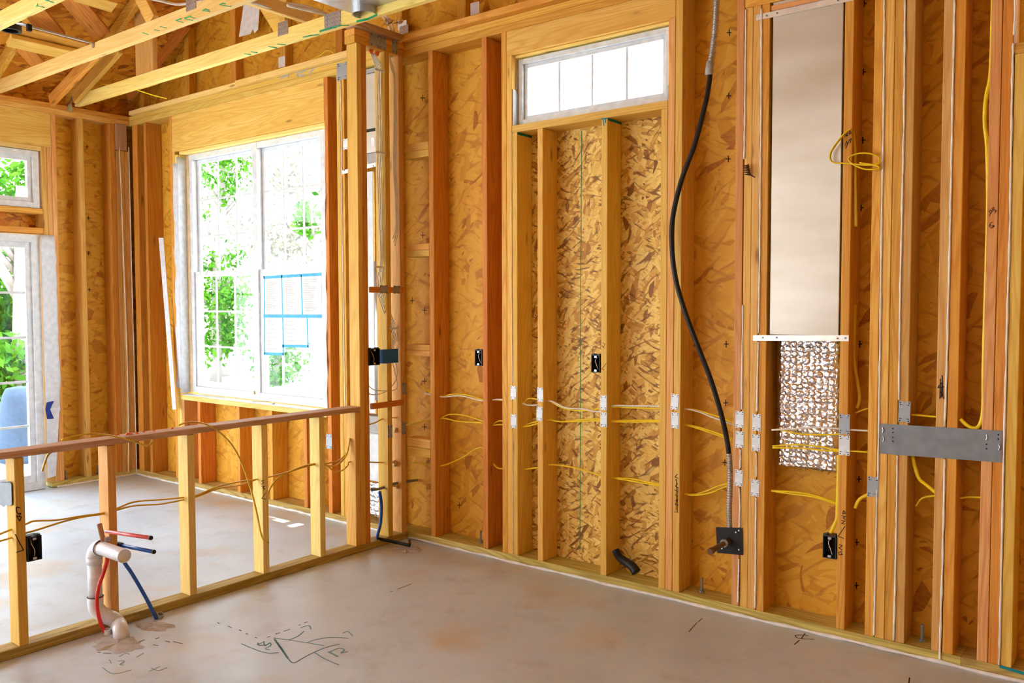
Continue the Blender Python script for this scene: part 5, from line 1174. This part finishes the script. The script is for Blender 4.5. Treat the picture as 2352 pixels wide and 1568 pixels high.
# ================================================================== OUTSIDE
MB().box(-40, 40, 4.6, 45, -.5, -.35).make('yard', 'ground', kind='structure', label='bright pale ground outside the big window', cat='ground')
MB().box(-40, XB-.4, -10, 4.6, -.3, -.15).make('patio', 'ground', kind='structure', label='bright pale patio outside the glass door', cat='ground')
MB().box(-8.4, 6, -14, -4.21, -.3, -.12).make('forecourt', 'ground', kind='structure', label='pale ground on the open side of the house', cat='ground')
def tree(x, y, base, h, r, n, leaf, label, seed, size=.16, zc=None, sq=1.3):
    random.seed(seed); e = empty('tree', (x, y, base), label, 'tree', 'trees outside the windows')
    mb = MB().tube([(x, y, base), (x+.1, y, base+h*.4), (x-.05, y+.1, base+h*.8)], lambda t: .14*(1-.6*t), 8, smooth=3)
    for k in range(7):
        a_ = random.uniform(0, 6.28); z = base+h*random.uniform(.25, .7); mb.tube([(x, y, z), (x+math.cos(a_)*r*.5, y+math.sin(a_)*r*.5, z+.5), (x+math.cos(a_)*r*.9, y+math.sin(a_)*r*.9, z+.7)], lambda t: .045*(1-.7*t), 5, smooth=2)
    mb.make('trunk', 'bark', e, smooth=True)
    cl = []
    for k in range(26):
        a_ = random.uniform(0, 6.28); u = random.uniform(-1, 1); q = r*random.uniform(.3, 1)
        cl.append(Vector((x+math.cos(a_)*q*math.sqrt(1-u*u), y+math.sin(a_)*q*math.sqrt(1-u*u), (zc if zc is not None else base+h*.6)+u*q*sq)))
    V = []; Fc = []
    for k in range(n):
        c_ = random.choice(cl)+Vector([random.gauss(0, r*.17) for _ in range(3)])
        a_ = Vector([random.gauss(0, 1) for _ in range(3)]).normalized(); b_ = a_.cross(Vector([random.gauss(0, 1) for _ in range(3)])).normalized(); s_ = size*random.uniform(.5, 1.1)
        i = len(V); V += [c_-a_*s_, c_-b_*s_*.45, c_+a_*s_, c_+b_*s_*.45]; Fc.append((i, i+1, i+2, i+3))
    link('foliage', V, Fc, leaf, e)
def at(px, py, Y): return A(px, py, Y)
for i, (px, py, Y, h, r, n, lf, l, sz) in enumerate(((492, 700, 11.0, 5.0, 1.0, 2600, 'leaf', 'green tree behind the left half of the big window', .09), (640, 860, 12.0, 3.6, .7, 1500, 'leaf', 'small green tree low behind the taped sash', .09),
        (700, 560, 15.0, 9.0, 1.8, 1500, 'leafpale', 'pale washed-out tree behind the right half of the big window', .10), (560, 480, 17.0, 10, 2.2, 1500, 'leafpale', 'pale washed-out tree behind the window mullion', .10),
        (505, 400, 12.5, 7.0, .8, 800, 'leaf', 'green treetop showing in the upper left sash', .09), (720, 500, 12, 6.0, .6, 420, 'leaf', 'thin green tree at the right of the upper sash', .09))):
    p = at(px, py, Y); tree(p.x, Y, -.35, h, r, n, lf, l, 20+i, sz, zc=p.z)
for i, (py_, px, X, r, n, l) in enumerate(((760, 40, -13, 1.2, 3600, 'green tree outside the glass door'), (880, 45, -12.2, .8, 2400, 'green bush outside the glass door'), (470, 48, -14.5, .7, 900, 'green treetop seen in the transom over the door'))):
    p = B(px, py_, X); tree(X, p.y, -.15, 4.0, r, n, 'leaf', l, 40+i, .09, zc=p.z)
# covered object by the door
e = MB(); q = B(50, 975, -9.5)
mb = MB(); n = 14
V = []
for i in range(7):
    for k in range(n):
        a_ = 2*math.pi*k/n; rr = (.24, .27, .26, .25, .22, .18, .05)[i]*(1+.08*math.sin(3*a_+i)); V.append(Vector((-9.5+math.cos(a_)*rr, q.y+math.sin(a_)*rr*.8, -.15+(0, .12, .3, .5, .68, .76, .78)[i])))
mb.add(V, [(i*n+k, i*n+(k+1) % n, (i+1)*n+(k+1) % n, (i+1)*n+k) for i in range(6) for k in range(n)]+[tuple(6*n+k for k in range(n))])
mb.make('covered_grill', 'tarp', None, 'blue-grey cloth covered object on the patio outside the glass door', 'cover', smooth=True)

# ================================================================== LIGHT
w = bpy.data.worlds.new('world'); sc.world = w; w.use_nodes = True; nt = w.node_tree
bg = nt.nodes['Background']; tc = N(nt, 'ShaderNodeTexCoord'); sx = N(nt, 'ShaderNodeSeparateXYZ'); nt.links.new(tc.outputs['Generated'], sx.inputs[0])
r = ramp(nt, [(0.0, (0.75, 0.72, 0.70)), (0.5, (0.93, 0.97, 1.0)), (0.75, (0.74, 0.87, 1.0)), (1.0, (0.58, 0.78, 1.0))])
nt.links.new(math_(nt, 'MULTIPLY_ADD', sx.outputs[2], 0.5, 0.5), r.inputs['Fac']); nt.links.new(r.outputs['Color'], bg.inputs['Color']); bg.inputs['Strength'].default_value = 5.0
sun = bpy.data.lights.new('sun', 'SUN'); so = bpy.data.objects.new('sun', sun); C.objects.link(so); sun.energy = 6; sun.angle = .01; sun.color = (1, .95, .86)
so.rotation_euler = Vector((0.0, -.25, -1.0)).to_track_quat('-Z', 'Y').to_euler(); so.location = (0, -6, 12)
def area(name, loc, tgt, sx_, sy_, en, col):
    l = bpy.data.lights.new(name, 'AREA'); l.shape = 'RECTANGLE'; l.size = sx_; l.size_y = sy_; l.energy = en; l.color = col
    o = bpy.data.objects.new(name, l); C.objects.link(o); o.location = loc; o.rotation_euler = (Vector(tgt)-Vector(loc)).to_track_quat('-Z', 'Y').to_euler(); return o


sc.view_settings.view_transform = 'Standard'; sc.view_settings.look = 'None'; sc.view_settings.gamma = 1; sc.view_settings.use_curve_mapping = False
sc.view_settings.exposure = 0.70
sc.cycles.use_denoising = True; sc.cycles.use_adaptive_sampling = True; sc.cycles.adaptive_threshold = 0.15; sc.cycles.adaptive_min_samples = 16
sc.cycles.max_bounces = 8; sc.cycles.diffuse_bounces = 4; sc.cycles.glossy_bounces = 3; sc.cycles.transparent_max_bounces = 16
